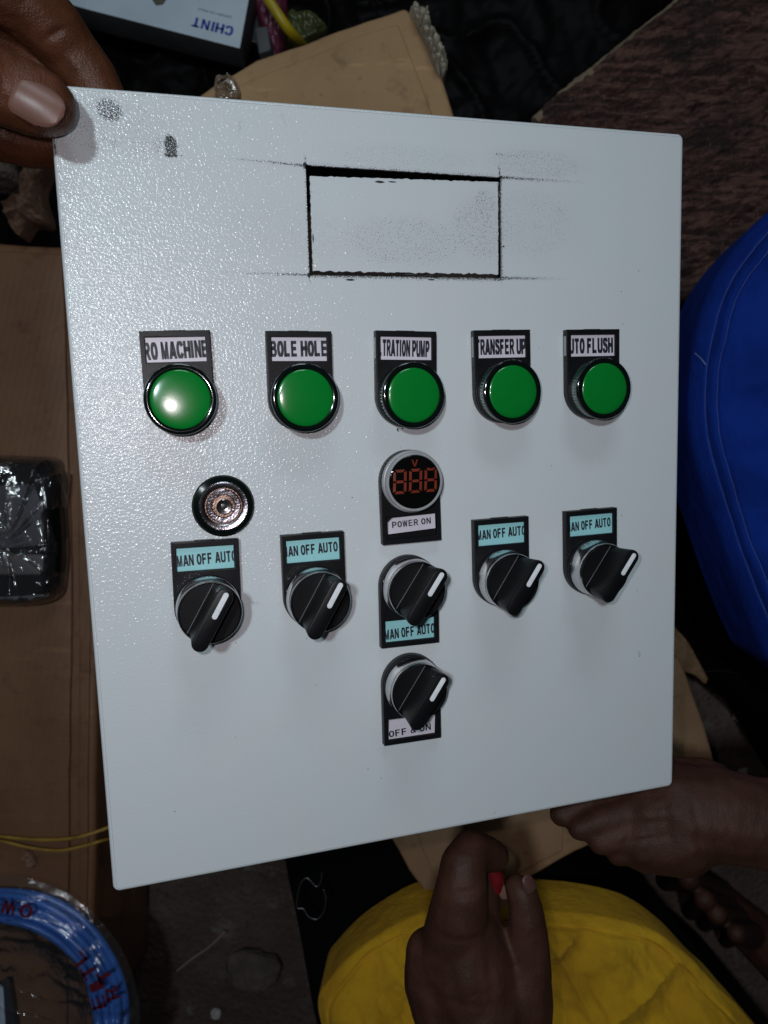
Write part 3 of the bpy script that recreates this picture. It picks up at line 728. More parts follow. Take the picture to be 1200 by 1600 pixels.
# quarter-turn lock
def lock(u, v):
    p = part('door_lock', lathe('b', [(13.9 * MM, 0.0), (13.9 * MM, .9 * MM), (13.2 * MM, 1.8 * MM), (11.2 * MM, 2.4 * MM), (11.0 * MM, 2.2 * MM)], 120), M['lens_rim'], door, place(u, v, 8), 'round chrome keyhole lock in a glossy black ring')
    part('chrome_ring', lathe('c', [(11.15 * MM, 2.1 * MM), (11.0 * MM, 3.0 * MM), (10.5 * MM, 3.3 * MM), (9.0 * MM, 3.1 * MM), (8.3 * MM, 2.6 * MM), (8.1 * MM, .8 * MM)], 96), M['dull_chrome'], p)
    def barrel_fn(r, z, a):
        f = abs(math.cos(a - .9)); return (r, z - (.9 * MM if f > .93 and 4.6 * MM < r < 7.7 * MM else 0))
    part('barrel', lathe('d', [(7.8 * MM, .8 * MM), (7.7 * MM, 2.3 * MM), (7.2 * MM, 2.6 * MM), (5.4 * MM, 2.5 * MM), (4.9 * MM, 1.7 * MM), (4.8 * MM, .6 * MM)], 120, fn=barrel_fn), M['dull_chrome'], p)
    part('barrel_floor', lathe('e', [(8.3 * MM, .9 * MM), (5 * MM, .85 * MM), (3.4 * MM, 1.0 * MM), (0, .8 * MM)], 48), M['rusty'], p)
    part('centre_pin', lathe('g', [(3.6 * MM, .7 * MM), (3.5 * MM, 2.6 * MM), (3.1 * MM, 2.9 * MM), (2.2 * MM, 2.8 * MM), (2.0 * MM, 1.6 * MM), (1.4 * MM, 1.5 * MM), (1.1 * MM, 2.3 * MM), (0, 2.4 * MM)], 64), M['chrome'], p, Matrix.Translation((.0002, -.0003, 0)))
    part('key_rib', boxm('h', 3.3 * MM, 6.4 * MM, -.8 * MM, .8 * MM, .9 * MM, 2.2 * MM, .0003), M['dull_chrome'], p, Matrix.Rotation(-.6, 4, 'Z'))
lock(59.6, -174.8)

# ------------------------------------------------------------------ cartons and things on the floor
def prism(name, pts, z0, z1, bev=.003, mt=None, parent=None, wob=.0):
    """closed box from a polygon in photo pixels (read at its top height z1)"""
    P = [at(x, y, z1) for x, y in pts]
    bm = bmesh.new()
    t = [bm.verts.new((p.x, p.y, z1)) for p in P]; b = [bm.verts.new((p.x, p.y, z0)) for p in P]
    bm.faces.new(t); bm.faces.new(list(reversed(b)))
    for k in range(len(P)): bm.faces.new((t[k], b[k], b[(k + 1) % len(P)], t[(k + 1) % len(P)]))
    bmesh.ops.recalc_face_normals(bm, faces=bm.faces)
    if bev: bmesh.ops.bevel(bm, geom=list(bm.edges), offset=bev, segments=4, affect='EDGES', profile=.5)
    if wob:
        bmesh.ops.triangulate(bm, faces=bm.faces)
        for _ in range(4):
            long = [e for e in bm.edges if e.calc_length() > .02]
            if long: bmesh.ops.subdivide_edges(bm, edges=long, cuts=1); bmesh.ops.triangulate(bm, faces=bm.faces)
        for v in bm.verts:
            v.co += Vector((fbm(v.co, 14, 3), fbm(v.co + Vector((3, 1, 2)), 14, 3), fbm(v.co + Vector((7, 5, 1)), 14, 3))) * wob
    me = bm_mesh(name, bm)
    return link(name, me, mt, parent, smooth=35)

# big brown carton at the left
cl = prism('cardboard_carton', [(-420, 352), (110, 385), (148, 392), (152, 900), (146, 1640), (-420, 1640)], 0.0, .20, .006, M['carton_left'], wob=.0015)
tag(cl, 'large dark brown cardboard carton along the left edge under the coiled blue cable', 'carton')
fl_ = prism('top_flap', [(-400, 372), (98, 396), (112, 900), (104, 1620), (-400, 1620)], .2003, .2050, .002, M['carton_left'], cl, wob=.0012)
fl2 = prism('edge_strip', [(122, 405), (136, 405), (141, 900), (134, 1620), (124, 1620)], .2003, .2030, .0012, M['carton_left'], cl, wob=.001)
# yellow cables across the carton
def cable(name, pts, r, mt, lab, cat, z=None, group=None, n=8):
    o = link(name, tube(name, [at(x, y, zz) for x, y, zz in pts], r, n), mt); tag(o, lab, cat, group); return o
cable('yellow_cable', [(-60, 1300, .211), (0, 1307, .211), (60, 1312, .211), (110, 1310, .211), (150, 1300, .207), (190, 1285, .19), (240, 1270, .10)], .0019, M['yellow_wire'], 'upper yellow cable strand slung across the brown carton', 'cable', group='yellow cables across the carton')
cable('yellow_cable', [(-60, 1309, .213), (0, 1314, .213), (45, 1324, .213), (90, 1329, .213), (130, 1322, .211), (165, 1312, .205), (215, 1300, .15)], .0017, M['yellow_wire'], 'lower sagging yellow cable strand across the brown carton', 'cable', group='yellow cables across the carton')
# shrivelled dark scrap on the carton
sc = link('dry_scrap', pillow('dry_scrap', [(36, 1328), (50, 1330), (58, 1345), (60, 1352), (48, 1354), (40, 1345)], .206, (48, 1342), .006, 60, 12, lambda v, s, t: fbm(v, 160, 3) * .003, .004), M['paper_brown'])
tag(sc, 'small shrivelled brown scrap on the carton just below the yellow cables', 'scrap')

# black device in a clear bag
dv = link('black_device', pillow('black_device', [(-90, 735), (-80, 722), (50, 722), (75, 728), (92, 750), (99, 800), (101, 880), (92, 915), (70, 930), (-80, 932), (-95, 900)], .222, (10, 830), .022, 160, 30, lambda v, s, t: 0, .02, .16), M['lens_rim'])
tag(dv, 'glossy black device with rounded corners in a clear bag on the brown carton', 'device')
wh = prism('pale_base', [(-60, 925), (50, 925), (84, 918), (82, 932), (55, 940), (-60, 941)], .206, .232, .002, M['grey_ring'], dv)
scr = prism('screen_panel', [(-60, 760), (52, 757), (70, 800), (66, 852), (-60, 862)], .236, .2466, .001, m_simple('grey_device_panel', (.13, .125, .14), .35, bump=.2, scale=200), dv)
scr2 = prism('lower_panel', [(-60, 866), (66, 866), (68, 892), (60, 898), (-60, 898)], .236, .2462, .001, m_simple('warm_grey_device_panel', (.16, .135, .13), .5, bump=.4, scale=200), dv)
def bagfold(v, s, t):
    c = at(28, 850, .22); dx, dy = v.x - c.x, v.y - c.y; a = math.atan2(dy, dx); r = math.hypot(dx, dy)
    k = max(0, 1 - abs(noise.noise(Vector((a * 2.6, r * 9, 1)))) * 3.2) ** 3 * .0050 * min(1, r * 60)
    return k + fbm(v, 30, 2) * .0020 + max(0, ridge(v, 60, 2)) ** 8 * .003 * (1 if s < .15 else .3)
bg_ = link('clear_bag', pillow('clear_bag', [(-120, 712), (-30, 710), (45, 712), (90, 716), (100, 738), (108, 742), (104, 790), (100, 800), (106, 850), (104, 900), (96, 930), (60, 944), (-40, 945), (-120, 940)], .214, (0, 830), .038, 260, 90, bagfold, .006, .2), M['bag_film'])
tag(bg_, 'wrinkled clear plastic bag wrapped round the black device', 'plastic bag')

# coil of blue cable in clear film
coil = empty('blue_cable_coil', Matrix.Translation((at(-22, 1612, .240).x, at(-22, 1612, .240).y, .207)))
tag(coil, 'coil of light blue electrical cable shrink wrapped in clear film at the lower left', 'cable coil')
cs = (CAM_Z - .225) / F_PX
for k in range(9):
    lay, row = divmod(k, 5)
    R0 = (203 - (row * 11.2) - lay * 6 - random.uniform(-1.5, 1.5)) * cs; zz = .010 + lay * .0065 + random.uniform(0, .002)
    pts = []
    for j in range(97):
        a = 2 * PI * j / 96; wr = 1 + .012 * math.sin(a * 3 + k) + .006 * math.sin(a * 7 + k * 2.3)
        pts.append((R0 * wr * math.cos(a), R0 * wr * math.sin(a), zz + .0018 * math.sin(a * 5 + k * 1.7)))
    link('cable_turn', tube('cable_turn', pts, .0040, 10, 1), M['blue_cable'], coil)
def film_z(r, a):
    rr = r / (205 * cs)
    base = .004 + .026 * math.exp(-((rr - .88) / .20) ** 2) if rr > .88 else .009 + .021 * math.exp(-((rr - .88) / .28) ** 2)
    q = Vector((r * math.cos(a), r * math.sin(a), 0))
    return base + fbm(q, 22, 3) * (.003 if rr < .8 else .0012) + max(0, ridge((q.x * .6, q.y * 1.6, 0), 26, 9)) ** 5 * .0022
vs = []; fs = []; NR, NA = 60, 220
for i in range(NR + 1):
    for j in range(NA):
        r = i / NR * 228 * cs; a = 2 * PI * j / NA; vs.append((r * math.cos(a), r * math.sin(a), max(.001, film_z(r, a)) + .003))
for i in range(NR):
    for j in range(NA): b = (j + 1) % NA; fs.append((i * NA + j, (i + 1) * NA + j, (i + 1) * NA + b, i * NA + b))
link('wrap_film', pydata('wrap_film', vs, fs), M['film'], coil)
def arc_letter(ch, deg, Rpx, sz, w=1.0):
    a = math.radians(deg); r = Rpx * cs
    me = text_mesh('film_letter', ch, -sz * cs / 2 * w, sz * cs / 2 * w, -sz * cs / 2, sz * cs / 2, 0, None, .19)
    o = link('film_letter', me, M['maroon'], coil, smooth=False)
    o.matrix_local = Matrix.Translation((r * math.cos(a), r * math.sin(a), .0385)) @ Matrix.Rotation(a + PI / 2, 4, 'Z')
for ch, dg_, rp in (('E', 86, 196), ('W', 79, 198), ('O', 71, 200), ('E', 88, 176), ('L', 39, 186), ('T', 31, 187), ('I', 24, 188), ('E', 16, 183), ('T', 26, 205), ('R', 18, 206)): arc_letter(ch, dg_, rp, 21)
# white tag with black lines inside the coil
tg = prism('paper_tag', [(-20, 1530), (12, 1545), (22, 1600), (10, 1640), (-20, 1640)], .215, .2165, .0003, M['white_box'], None)
tg.parent = coil; tg.matrix_parent_inverse = coil.matrix_world.inverted()
tg2 = prism('tag_print', [(4, 1530), (14, 1530), (26, 1605), (14, 1640), (8, 1600)], .2168, .2180, .0003, M['ink'], None)
tg2.parent = coil; tg2.matrix_parent_inverse = coil.matrix_world.inverted()

# white box with blue logo, top left
wb = prism('white_carton', [(85, -120), (400, -60), (375, 76), (132, 14), (80, 0)], .160, .200, .0012, M['grey_side'])
tag(wb, 'white product carton with blue CHINT logo lying upside down at the top', 'carton')
prism('printed_top', [(90, -118), (399, -58), (374.5, 75.5), (133, 13.5), (84, -1)], .2001, .2006, .0001, M['white_box'], wb)
def decal(name, s, px0, py0, px1, py1, hpx, z, mt, parent, bold=.2, shear=0.0):
    """lettering lying on a top face; baseline runs from pixel 0 to pixel 1"""
    a = at(px0, py0, z); b = at(px1, py1, z); Lb = (b - a).length; h = hpx * (CAM_Z - z) / F_PX
    me = text_mesh(name, s, 0, Lb, 0, h, 0, None, bold, 0, .12, shear)
    o = link(name, me, mt, None, smooth=False); o.parent = parent
    o.matrix_world = Matrix.Translation(a) @ Matrix.Rotation(math.atan2(b.y - a.y, b.x - a.x), 4, 'Z'); return o
decal('logo_lettering', 'CHINT', 366, 42, 302, 26, 15, .2010, M['logo_blue'], wb, .23)
decal('small_print', 'EMPOWER THE WORLD', 362, 25, 310, 12, 3.5, .2010, m_simple('grey_print', (.20, .24, .28), .6, bump=0), wb, .14)
dk = prism('wax_seal', [(236, -4), (262, -6), (254, 6), (243, 7)], .2008, .2022, .0008, m_simple('olive_sticker', (.09, .085, .05), .6), wb)
# what it stands on: black plastic sheeting heaped at the back
bs = link('black_plastic_sheeting', pillow('black_plastic_sheeting', [(60, -160), (500, -200), (1080, -160), (1010, 60), (880, 210), (700, 300), (400, 300), (200, 240), (100, 150)], .06, (560, 30), .06, 220, 80, lambda v, s, t: fbm(v, 12, 4) * .016 + ridge(v, 13, 3.3) ** 5 * .016, .05), M['black_bag'])
tag(bs, 'heap of dull black plastic sheeting in the shadow behind the door', 'plastic sheet')
cr = prism('black_crate', [(60, -150), (430, -90), (408, 70), (150, 20), (70, 0)], .05, .158, .004, M['black_plastic'])
tag(cr, 'black crate in shadow beneath the white carton', 'crate')

# tan carton behind the door, with torn crumpled end
cb = prism('cardboard_carton', [(300, 158), (338, 130), (400, 92), (500, 55), (600, 22), (634, 9), (646, 20), (690, 116), (711, 182), (712, 188), (330, 188)], .252, .30, .005, M['carton_back'], wob=.002)
tag(cb, 'tan cardboard carton with a torn crumpled end behind the top of the door', 'carton')
prism('top_flap', [(345, 152), (400, 120), (470, 92), (560, 58), (622, 34), (655, 120), (676, 184), (674, 187), (360, 185)], .3002, .3070, .0025, M['carton_back'], cb, wob=.0018)
cu2 = prism('black_crate', [(330, 160), (400, 112), (500, 76), (600, 40), (640, 60), (690, 182), (360, 182)], .05, .25, .004, M['black_plastic'])
tag(cu2, 'black crate hidden in shadow beneath the tan cardboard carton', 'crate')
def crumple():
    vs = []; fs = []
    ol = [(640, 20), (648, 10), (655, 18), (666, 16), (668, 32), (678, 52), (690, 76), (699, 98), (696, 116), (686, 120), (676, 104), (664, 72), (650, 44)]
    def f(v, s, t): return -max(0, ridge((v.x * 1.0 + v.y * .5, v.y, 0), 110, 2)) ** 6 * .012 - max(0, ridge((v.x, v.y * .7, 3), 150, 7)) ** 6 * .007 + fbm(v, 180, 3) * .004
    return pillow('torn_end', ol, .300, (672, 66), .016, 160, 40, f, .03)
tp = link('torn_end', crumple(), M['torn_paper'], cb, smooth=False)
tape = link('clear_tape', pillow('clear_tape', [(338, 128), (352, 120), (368, 126), (378, 150), (370, 165), (340, 165)], .305, (356, 145), .006, 80, 24, lambda v, s, t: max(0, ridge(v, 120, 3)) ** 4 * .006, .002), M['bag_film'], cb)
# straps, packets between the cartons
sp = link('yellow_strap', tube('yellow_strap', [at(400, -30, .24), at(425, 8, .24), at(450, 45, .23), at(468, 66, .20), at(480, 85, .15)], .0055, 8), M['yellow_strap'])
sp.scale = (1, 1, 1); tag(sp, 'yellow plastic strap sticking up between the white carton and the tan carton', 'strap')
def packet(name, ol, z, c, H, mt, lab, cat):
    o = link(name, pillow(name, ol, z, c, H, 80, 20, lambda v, s, t: fbm(v, 60, 3) * .008, .03), mt); tag(o, lab, cat)
packet('printed_packet', [(395, -40), (440, -30), (450, 30), (440, 92), (420, 92), (405, 40)], .15, (425, 30), .02, M['pink_print'], 'dark pink printed plastic packet beside the white carton', 'packet')
packet('olive_packet', [(450, 30), (490, 30), (515, 55), (480, 75), (445, 85)], .13, (475, 55), .02, M['green_print'], 'dull olive printed packet behind the yellow strap', 'packet')
gb = prism('grey_box', [(398, 42), (418, 40), (424, 78), (404, 84)], .06, .25, .002, M['grey_side']); tag(gb, 'narrow grey box end standing between the two cartons', 'box')

# rough timber at the upper right
def timber():
    ol = [(1072, -14), (1040, 18), (985, 60), (930, 106), (880, 146), (835, 188), (815, 330), (900, 480), (1070, 470), (1150, 430), (1300, 380), (1500, 200), (1400, -200), (1150, -150)]
    def f(v, s, t):
        a = math.radians(-28); al = v.x * math.cos(a) - v.y * math.sin(a); ac = v.x * math.sin(a) + v.y * math.cos(a)
        return noise.noise(Vector((al * 14, ac * 120, 0))) * .0045 + noise.noise(Vector((al * 90, ac * 260, 3))) * .0028 + fbm(v, 26, 4) * .007
    ols = catmull([Vector((x, y, 0)) for x, y in ol], 300)
    ols = [(p.x + noise.noise(Vector((i * .21, 0, 0))) * 3.5, p.y + noise.noise(Vector((i * .21, 5, 0))) * 3.5) for i, p in enumerate(ols)]
    return pillow('rough_timber', ols, .24, (1110, 190), .014, 300, 150, f, .20, .06, spline=False)
tm = link('rough_timber', timber(), M['wood'], smooth=False); tag(tm, 'dark reddish rough sawn timber slab behind the upper right of the door', 'timber')
eg = [(1068, -14), (1040, 14), (985, 57), (930, 103), (880, 143), (833, 188)]
egm = tube('split_edge', [at(x + 4, y + 4, .2465) for x, y in eg], lambda t: .0042 + .0022 * t + .0016 * noise.noise(Vector((t * 30, 0, 0))), 10, 10)
link('split_edge', egm, M['wood_edge'], tm, smooth=False, label='pale splintered edge of the slab')

# black cloth right of the door
bc = link('black_cloth', pillow('black_cloth', [(980, 380), (1080, 405), (1150, 385), (1300, 330), (1420, 800), (1330, 1280), (1200, 1135), (1160, 1110), (1125, 1070), (1090, 1010), (1050, 960), (950, 800)], .16, (1180, 740), .05, 220, 70, lambda v, s, t: fbm(v, 11, 4) * .014 + ridge(v, 9, 6) ** 4 * .012, .12), M['black_cloth'])
tag(bc, 'rumpled black cloth between the door and the blue garment', 'cloth')
th = cable('loose_thread', [(1066, 436, .22), (1085, 441, .222), (1105, 441, .222), (1128, 437, .22)], .00035, M['wire'], 'fine pale thread lying on the black cloth beside the door', 'thread', n=5)
th2 = cable('loose_thread', [(1100, 1050, .21), (1125, 1048, .21), (1160, 1054, .21), (1186, 1062, .21), (1215, 1080, .21)], .00035, M['wire'], 'fine pale thread on the lower black cloth near the floor', 'thread', n=5)

# carton below the door
lc = prism('cardboard_carton', [(606, 1300), (640, 1362), (678, 1412), (700, 1420), (818, 1378), (904, 1330), (1000, 1290), (1118, 1196), (1098, 1120), (1080, 1075), (1062, 1030), (900, 1000), (620, 1050)], .312, .345, .003, M['carton_low'], wob=.002)
tag(lc, 'flat tan cardboard carton lying across the lap under the bottom edge of the door', 'carton')
prism('inner_flap', [(650, 1290), (660, 1330), (690, 1400), (720, 1400), (810, 1365), (880, 1330), (880, 1200), (660, 1200)], .3452, .3495, .0015, M['carton_low'], lc, wob=.0015)
tc = link('torn_cardboard', pillow('torn_cardboard', [(1040, 960), (1065, 975), (1090, 995), (1105, 1040), (1103, 1068), (1085, 1055), (1060, 1045), (1030, 1020)], .12, (1070, 1015), .006, 100, 20, lambda v, s, t: fbm(v, 50, 3) * .004, .01), M['carton_low'])
tag(tc, 'curled dark scrap of cardboard peeking out right of the door', 'cardboard')

# floor bits
def rock(name, px, py, r, mt, lab, cat, z=.0, sc=(1, 1, .7), group=None):
    bm = bmesh.new(); bmesh.ops.create_icosphere(bm, subdivisions=4, radius=r)
    s = random.uniform(0, 50)
    for v in bm.verts:
        n = 1 + .35 * fbm(v.co + Vector((s, 0, 0)), .9 / r * .6, 4); v.co = Vector((v.co.x * sc[0] * n, v.co.y * sc[1] * n, v.co.z * sc[2] * n))
    o = link(name, bm_mesh(name, bm), mt, smooth=True); o.location = at(px, py, z + r * sc[2] * .5); tag(o, lab, cat, group); return o
G = 'pale stones on the dirt floor'
rock('pebble', 1161, 1204, .0085, M['pebble'], 'round white pebble above the reaching forearm', 'stone', group=G)
rock('pebble', 1153, 1119, .0085, M['pebble'], 'white pebble at the edge of the black cloth', 'stone', sc=(1, 1, .6), group=G)
rock('pebble', 338, 1584, .007, M['pebble'], 'small white pebble on the floor at the bottom of the photo', 'stone', group=G)
rock('pebble', 1037, 1419, .006, M['pebble'], 'small pale pebble left of the bare toes', 'stone', group=G)
rock('pebble', 225, 1556, .005, M['clod'], 'small dull pebble right of the blue cable coil', 'stone', group=G)
rock('pebble', 974, 1378, .0055, M['pebble'], 'small pale pebble beside the black trousers', 'stone', group=G)
rock('pebble', 1128, 1466, .005, M['pebble'], 'tiny pale pebble just below the bare toes', 'stone', group=G)
rock('stone', 395, 1512, .028, M['clod'], 'rough earthy stone left of the black trousers', 'stone', sc=(1.3, .9, .6))
rock('stone', 1180, 1195, .020, M['clod'], 'dull grey stone lump at the right edge above the forearm', 'stone', sc=(1.4, .8, .4))
cable('straw', [(277, 1517, .01), (300, 1498, .012), (326, 1480, .012), (352, 1456, .012)], .0014, M['straw'], 'dry straw lying on the dirt floor below the door', 'straw', n=6)
for i, (px, py, ol) in enumerate([(45, 320, [(14, 330), (30, 322), (46, 300), (56, 262), (74, 248), (80, 262), (66, 300), (78, 350), (50, 352), (34, 372), (18, 350)]), (14, 275, [(-20, 250), (5, 243), (28, 262), (30, 285), (10, 292), (-20, 290)]), (52, 243, [(34, 250), (50, 232), (64, 240), (62, 254), (46, 262)])]):
    o = link('crumpled_paper', pillow('crumpled_paper', ol, .05, (px, py), .02, 120, 30, lambda v, s, t: ridge(v, 55, i) ** 2 * .014 + fbm(v, 110, 3) * .006, .02), (M['paper_brown'], M['clod'], M['clod'])[i], smooth=False)
    tag(o, ('crumpled brown paper scrap on the floor left of the door', 'dull grey lump left of the crumpled brown paper', 'small grey lump above the crumpled brown paper')[i], 'scrap')
dh = link('dark_cloth', pillow('dark_cloth', [(-160, 120), (60, 180), (200, 240), (260, 330), (200, 420), (-160, 420)], .0, (0, 300), .03, 120, 30, lambda v, s, t: fbm(v, 20, 3) * .01, .02), M['black_cloth'])
tag(dh, 'dark cloth on the floor under the crumpled brown paper', 'cloth')

# ------------------------------------------------------------------ people
def ch(*pts): return [(at(x, y, z), r) for x, y, z, r in pts]
# 1. the hand holding the top left corner
hand = link('person', organic('person', [
    ch((-190, 60, .775, .022), (-90, 98, .766, .0175), (-25, 122, .758, .0142), (10, 140, .7530, .0138), (44, 153, .7500, .0136), (66, 162, .7480, .0124), (78, 168, .7468, .0106)),
    ch((-200, -60, .75, .022), (-60, -60, .735, .019), (30, -5, .722, .0150), (80, 42, .712, .0140), (108, 78, .704, .0128), (138, 118, .699, .0125), (175, 190, .695, .011)),
    ch((-200, 0, .73, .022), (-60, 20, .715, .016), (20, 62, .702, .0135), (62, 105, .692, .0130), (100, 165, .690, .0120), (150, 220, .690, .010)),
    ch((-200, 120, .72, .022), (-70, 175, .706, .015), (0, 208, .692, .0128), (48, 222, .690, .0118), (110, 230, .690, .010)),
    ch((-240, -20, .75, .035), (-230, 130, .74, .035), (-420, 60, .76, .035)),
], .0010, 8), M['skin_a'])
crease(hand.data, [(at(*a), at(*b), d_, w_) for a, b, d_, w_ in (((-4, 95, .765), (-14, 200, .762), .0011, .0009), ((2, 100, .765), (-4, 196, .762), .0009, .0008), ((8, 104, .765), (4, 190, .762), .0006, .0008), ((-12, 95, .765), (-24, 190, .762), .0007, .0009),
    ((66, 62, .722), (112, 34, .722), .0016, .0012), ((72, 70, .722), (116, 44, .722), .0010, .0009), ((142, 146, .712), (180, 128, .712), .0014, .0011), ((26, 0, .735), (80, -40, .735), .0014, .0014), ((20, 10, .73), (60, -16, .73), .0008, .001))])
tag(hand, 'brown hand gripping the top left corner of the door, thumb on the front', 'person')
def nail_mesh(base, d, up, Ln, Wn, R, name):
    d = d.normalized(); side = d.cross(up).normalized(); up = side.cross(d).normalized()
    vs = []; fs = []; NU, NV = 22, 20
    for i in range(NU + 1):
        t = i / NU; x = (t - .5) * Ln
        wl = Wn / 2 * (min(1, (1 - ((t - .0) / 1.0) ** 5) ** .5 if t > .6 else 1) * (1 if t > .12 else .80 + .2 * math.sqrt(t / .12)))
        for j in range(NV + 1):
            q = (j / NV * 2 - 1) * wl
            h = math.sqrt(max(R * R - q * q, 0)) - R - .0025 * (t - .35) ** 2 * 4 * .3
            edge = -.0006 if j in (0, NV) or i in (0, NU) else 0
            vs.append(base + d * x + side * q + up * (h + edge))
    for i in range(NU):
        for j in range(NV): a = i * (NV + 1) + j; fs.append((a, a + 1, a + NV + 2, a + NV + 1))
    return pydata(name, vs, fs)
td = at(84, 176, .7480) - at(28, 144, .7515)
nl = link('thumb_nail', nail_mesh(at(60, 157, .76195), td, Vector((-.05, .10, 1)), .0185, .0152, .0105, 'thumb_nail'), M['nail'], hand)

# 2. the seated person in yellow at the bottom
body2 = organic('person', [
    ch((755, 1900, .565, .036), (755, 1720, .585, .031), (752, 1610, .592, .0295), (748, 1560, .594, .0305)),
    ch((700, 1580, .590, .0215), (682, 1530, .594, .0200), (668, 1485, .598, .0130)),
    ch((800, 1620, .588, .0235), (806, 1560, .592, .0225), (820, 1505, .596, .0150)),
    ch((745, 1560, .594, .028), (728, 1500, .598, .028), (722, 1460, .602, .0215)),
    ch((700, 1490, .602, .0180), (716, 1430, .610, .0175), (722, 1385, .613, .0150), (724, 1352, .611, .0135), (736, 1328, .606, .0115), (757, 1332, .600, .0105), (772, 1338, .596, .0092)),
    ch((745, 1500, .590, .020), (744, 1430, .592, .0145), (744, 1380, .588, .0130), (742, 1345, .586, .0120), (758, 1352, .584, .0105), (768, 1362, .582, .0085)),
    ch((735, 1435, .584, .012), (760, 1404, .582, .0090), (783, 1396, .582, .0075)),
    ch((822, 1520, .596, .0155), (825, 1465, .600, .0122), (822, 1425, .602, .0105), (816, 1396, .602, .0092), (808, 1386, .600, .0078)),
], .0018, 8)
crease(body2, [(at(*a), at(*b), d_, w_) for a, b, d_, w_ in (((694, 1400, .628), (752, 1392, .628), .0013, .0012), ((694, 1408, .628), (750, 1402, .628), .0009, .001), ((700, 1352, .625), (748, 1346, .625), .0011, .0012),
    ((800, 1440, .614), (850, 1436, .614), .0011, .0010), ((800, 1447, .614), (850, 1444, .614), .0008, .0009), ((672, 1462, .622), (770, 1470, .624), .0009, .0022), ((760, 1480, .62), (772, 1560, .62), .0012, .0030), ((700, 1500, .62), (715, 1580, .62), .0010, .0030), ((690, 1560, .62), (800, 1575, .62), .0007, .0014))])
p2 = link('person', body2, M['skin_b']); tag(p2, 'person in a yellow top and black trousers reaching up under the door', 'person')
link('finger_nail', nail_mesh(at(829, 1381, .6105), at(818, 1370, .60) - at(834, 1400, .60), Vector((.5, .2, 1)), .010, .008, .007, 'finger_nail'), M['nail_dark'], p2)
link('fingertip', nail_mesh(at(786, 1396, .5905), at(795, 1400, .59) - at(775, 1388, .59), Vector((.2, 0, 1)), .009, .008, .007, 'fingertip'), M['nail'], p2)
tr = link('trousers', pillow('trousers', [(440, 1250), (700, 1150), (880, 1200), (890, 1340), (960, 1386), (1060, 1452), (1130, 1540), (1250, 1750), (560, 1850), (497, 1600), (468, 1450), (447, 1345)], .26, (720, 1520), .04, 200, 50, lambda v, s, t: fbm(v, 9, 4) * .012, .20, .3), M['black_cloth'], p2)
SHIRT = [(497, 1562), (520, 1522), (560, 1482), (610, 1448), (665, 1424), (760, 1418), (840, 1420), (930, 1428), (1010, 1448), (1070, 1488), (1120, 1540), (1165, 1585), (1230, 1680), (1230, 1850), (800, 1950), (560, 1850), (512, 1640)]
def shirt_fold(v, s, t):
    hem = -.0030 * math.exp(-((s - .060) / .008) ** 2) + .0012 * math.exp(-((s - .035) / .02) ** 2)
    f = fbm((v.x, v.y, 0), 9, 3) * .026 + fbm((v.x * 1.3 + v.y * .6, v.y * .6, 4), 34, 3) * .0045 + fbm((v.x, v.y, 4), 90, 3) * .0009
    f += max(0, ridge((v.x * .8 + v.y * .75, v.y * .25 - v.x * .3, 0), 9, 5.2)) ** 2.5 * .011 + max(0, ridge((v.x * .5 - v.y * .9, v.x * .3, 0), 10, 11)) ** 2.5 * .010
    return hem + f * min(1, s * 6 + .25)
link('yellow_top', pillow('yellow_top', SHIRT, .385, (800, 1640), .020, 300, 140, shirt_fold, .06, .6), M['yellow_cloth'], p2)
rd = link('red_cap', organic('red_cap', [ch((768, 1358, .594, .0045), (775, 1372, .593, .0052), (774, 1388, .592, .0040))], .0008, 2), M['red'])
tag(rd, 'small red plastic piece pinched in the fingers under the door', 'cap')
# thin wire loop on the trousers
wl = cable('wire_loop', [(503, 1362, .335), (501, 1378, .335), (494, 1385, .335), (480, 1372, .334), (470, 1380, .334), (465, 1400, .334), (464, 1418, .334), (474, 1420, .334), (482, 1432, .335), (495, 1436, .335), (506, 1424, .335), (509, 1404, .335), (505, 1390, .335)], .0007, M['wire'], 'thin bent wire loop lying on the black trousers', 'wire', n=6)

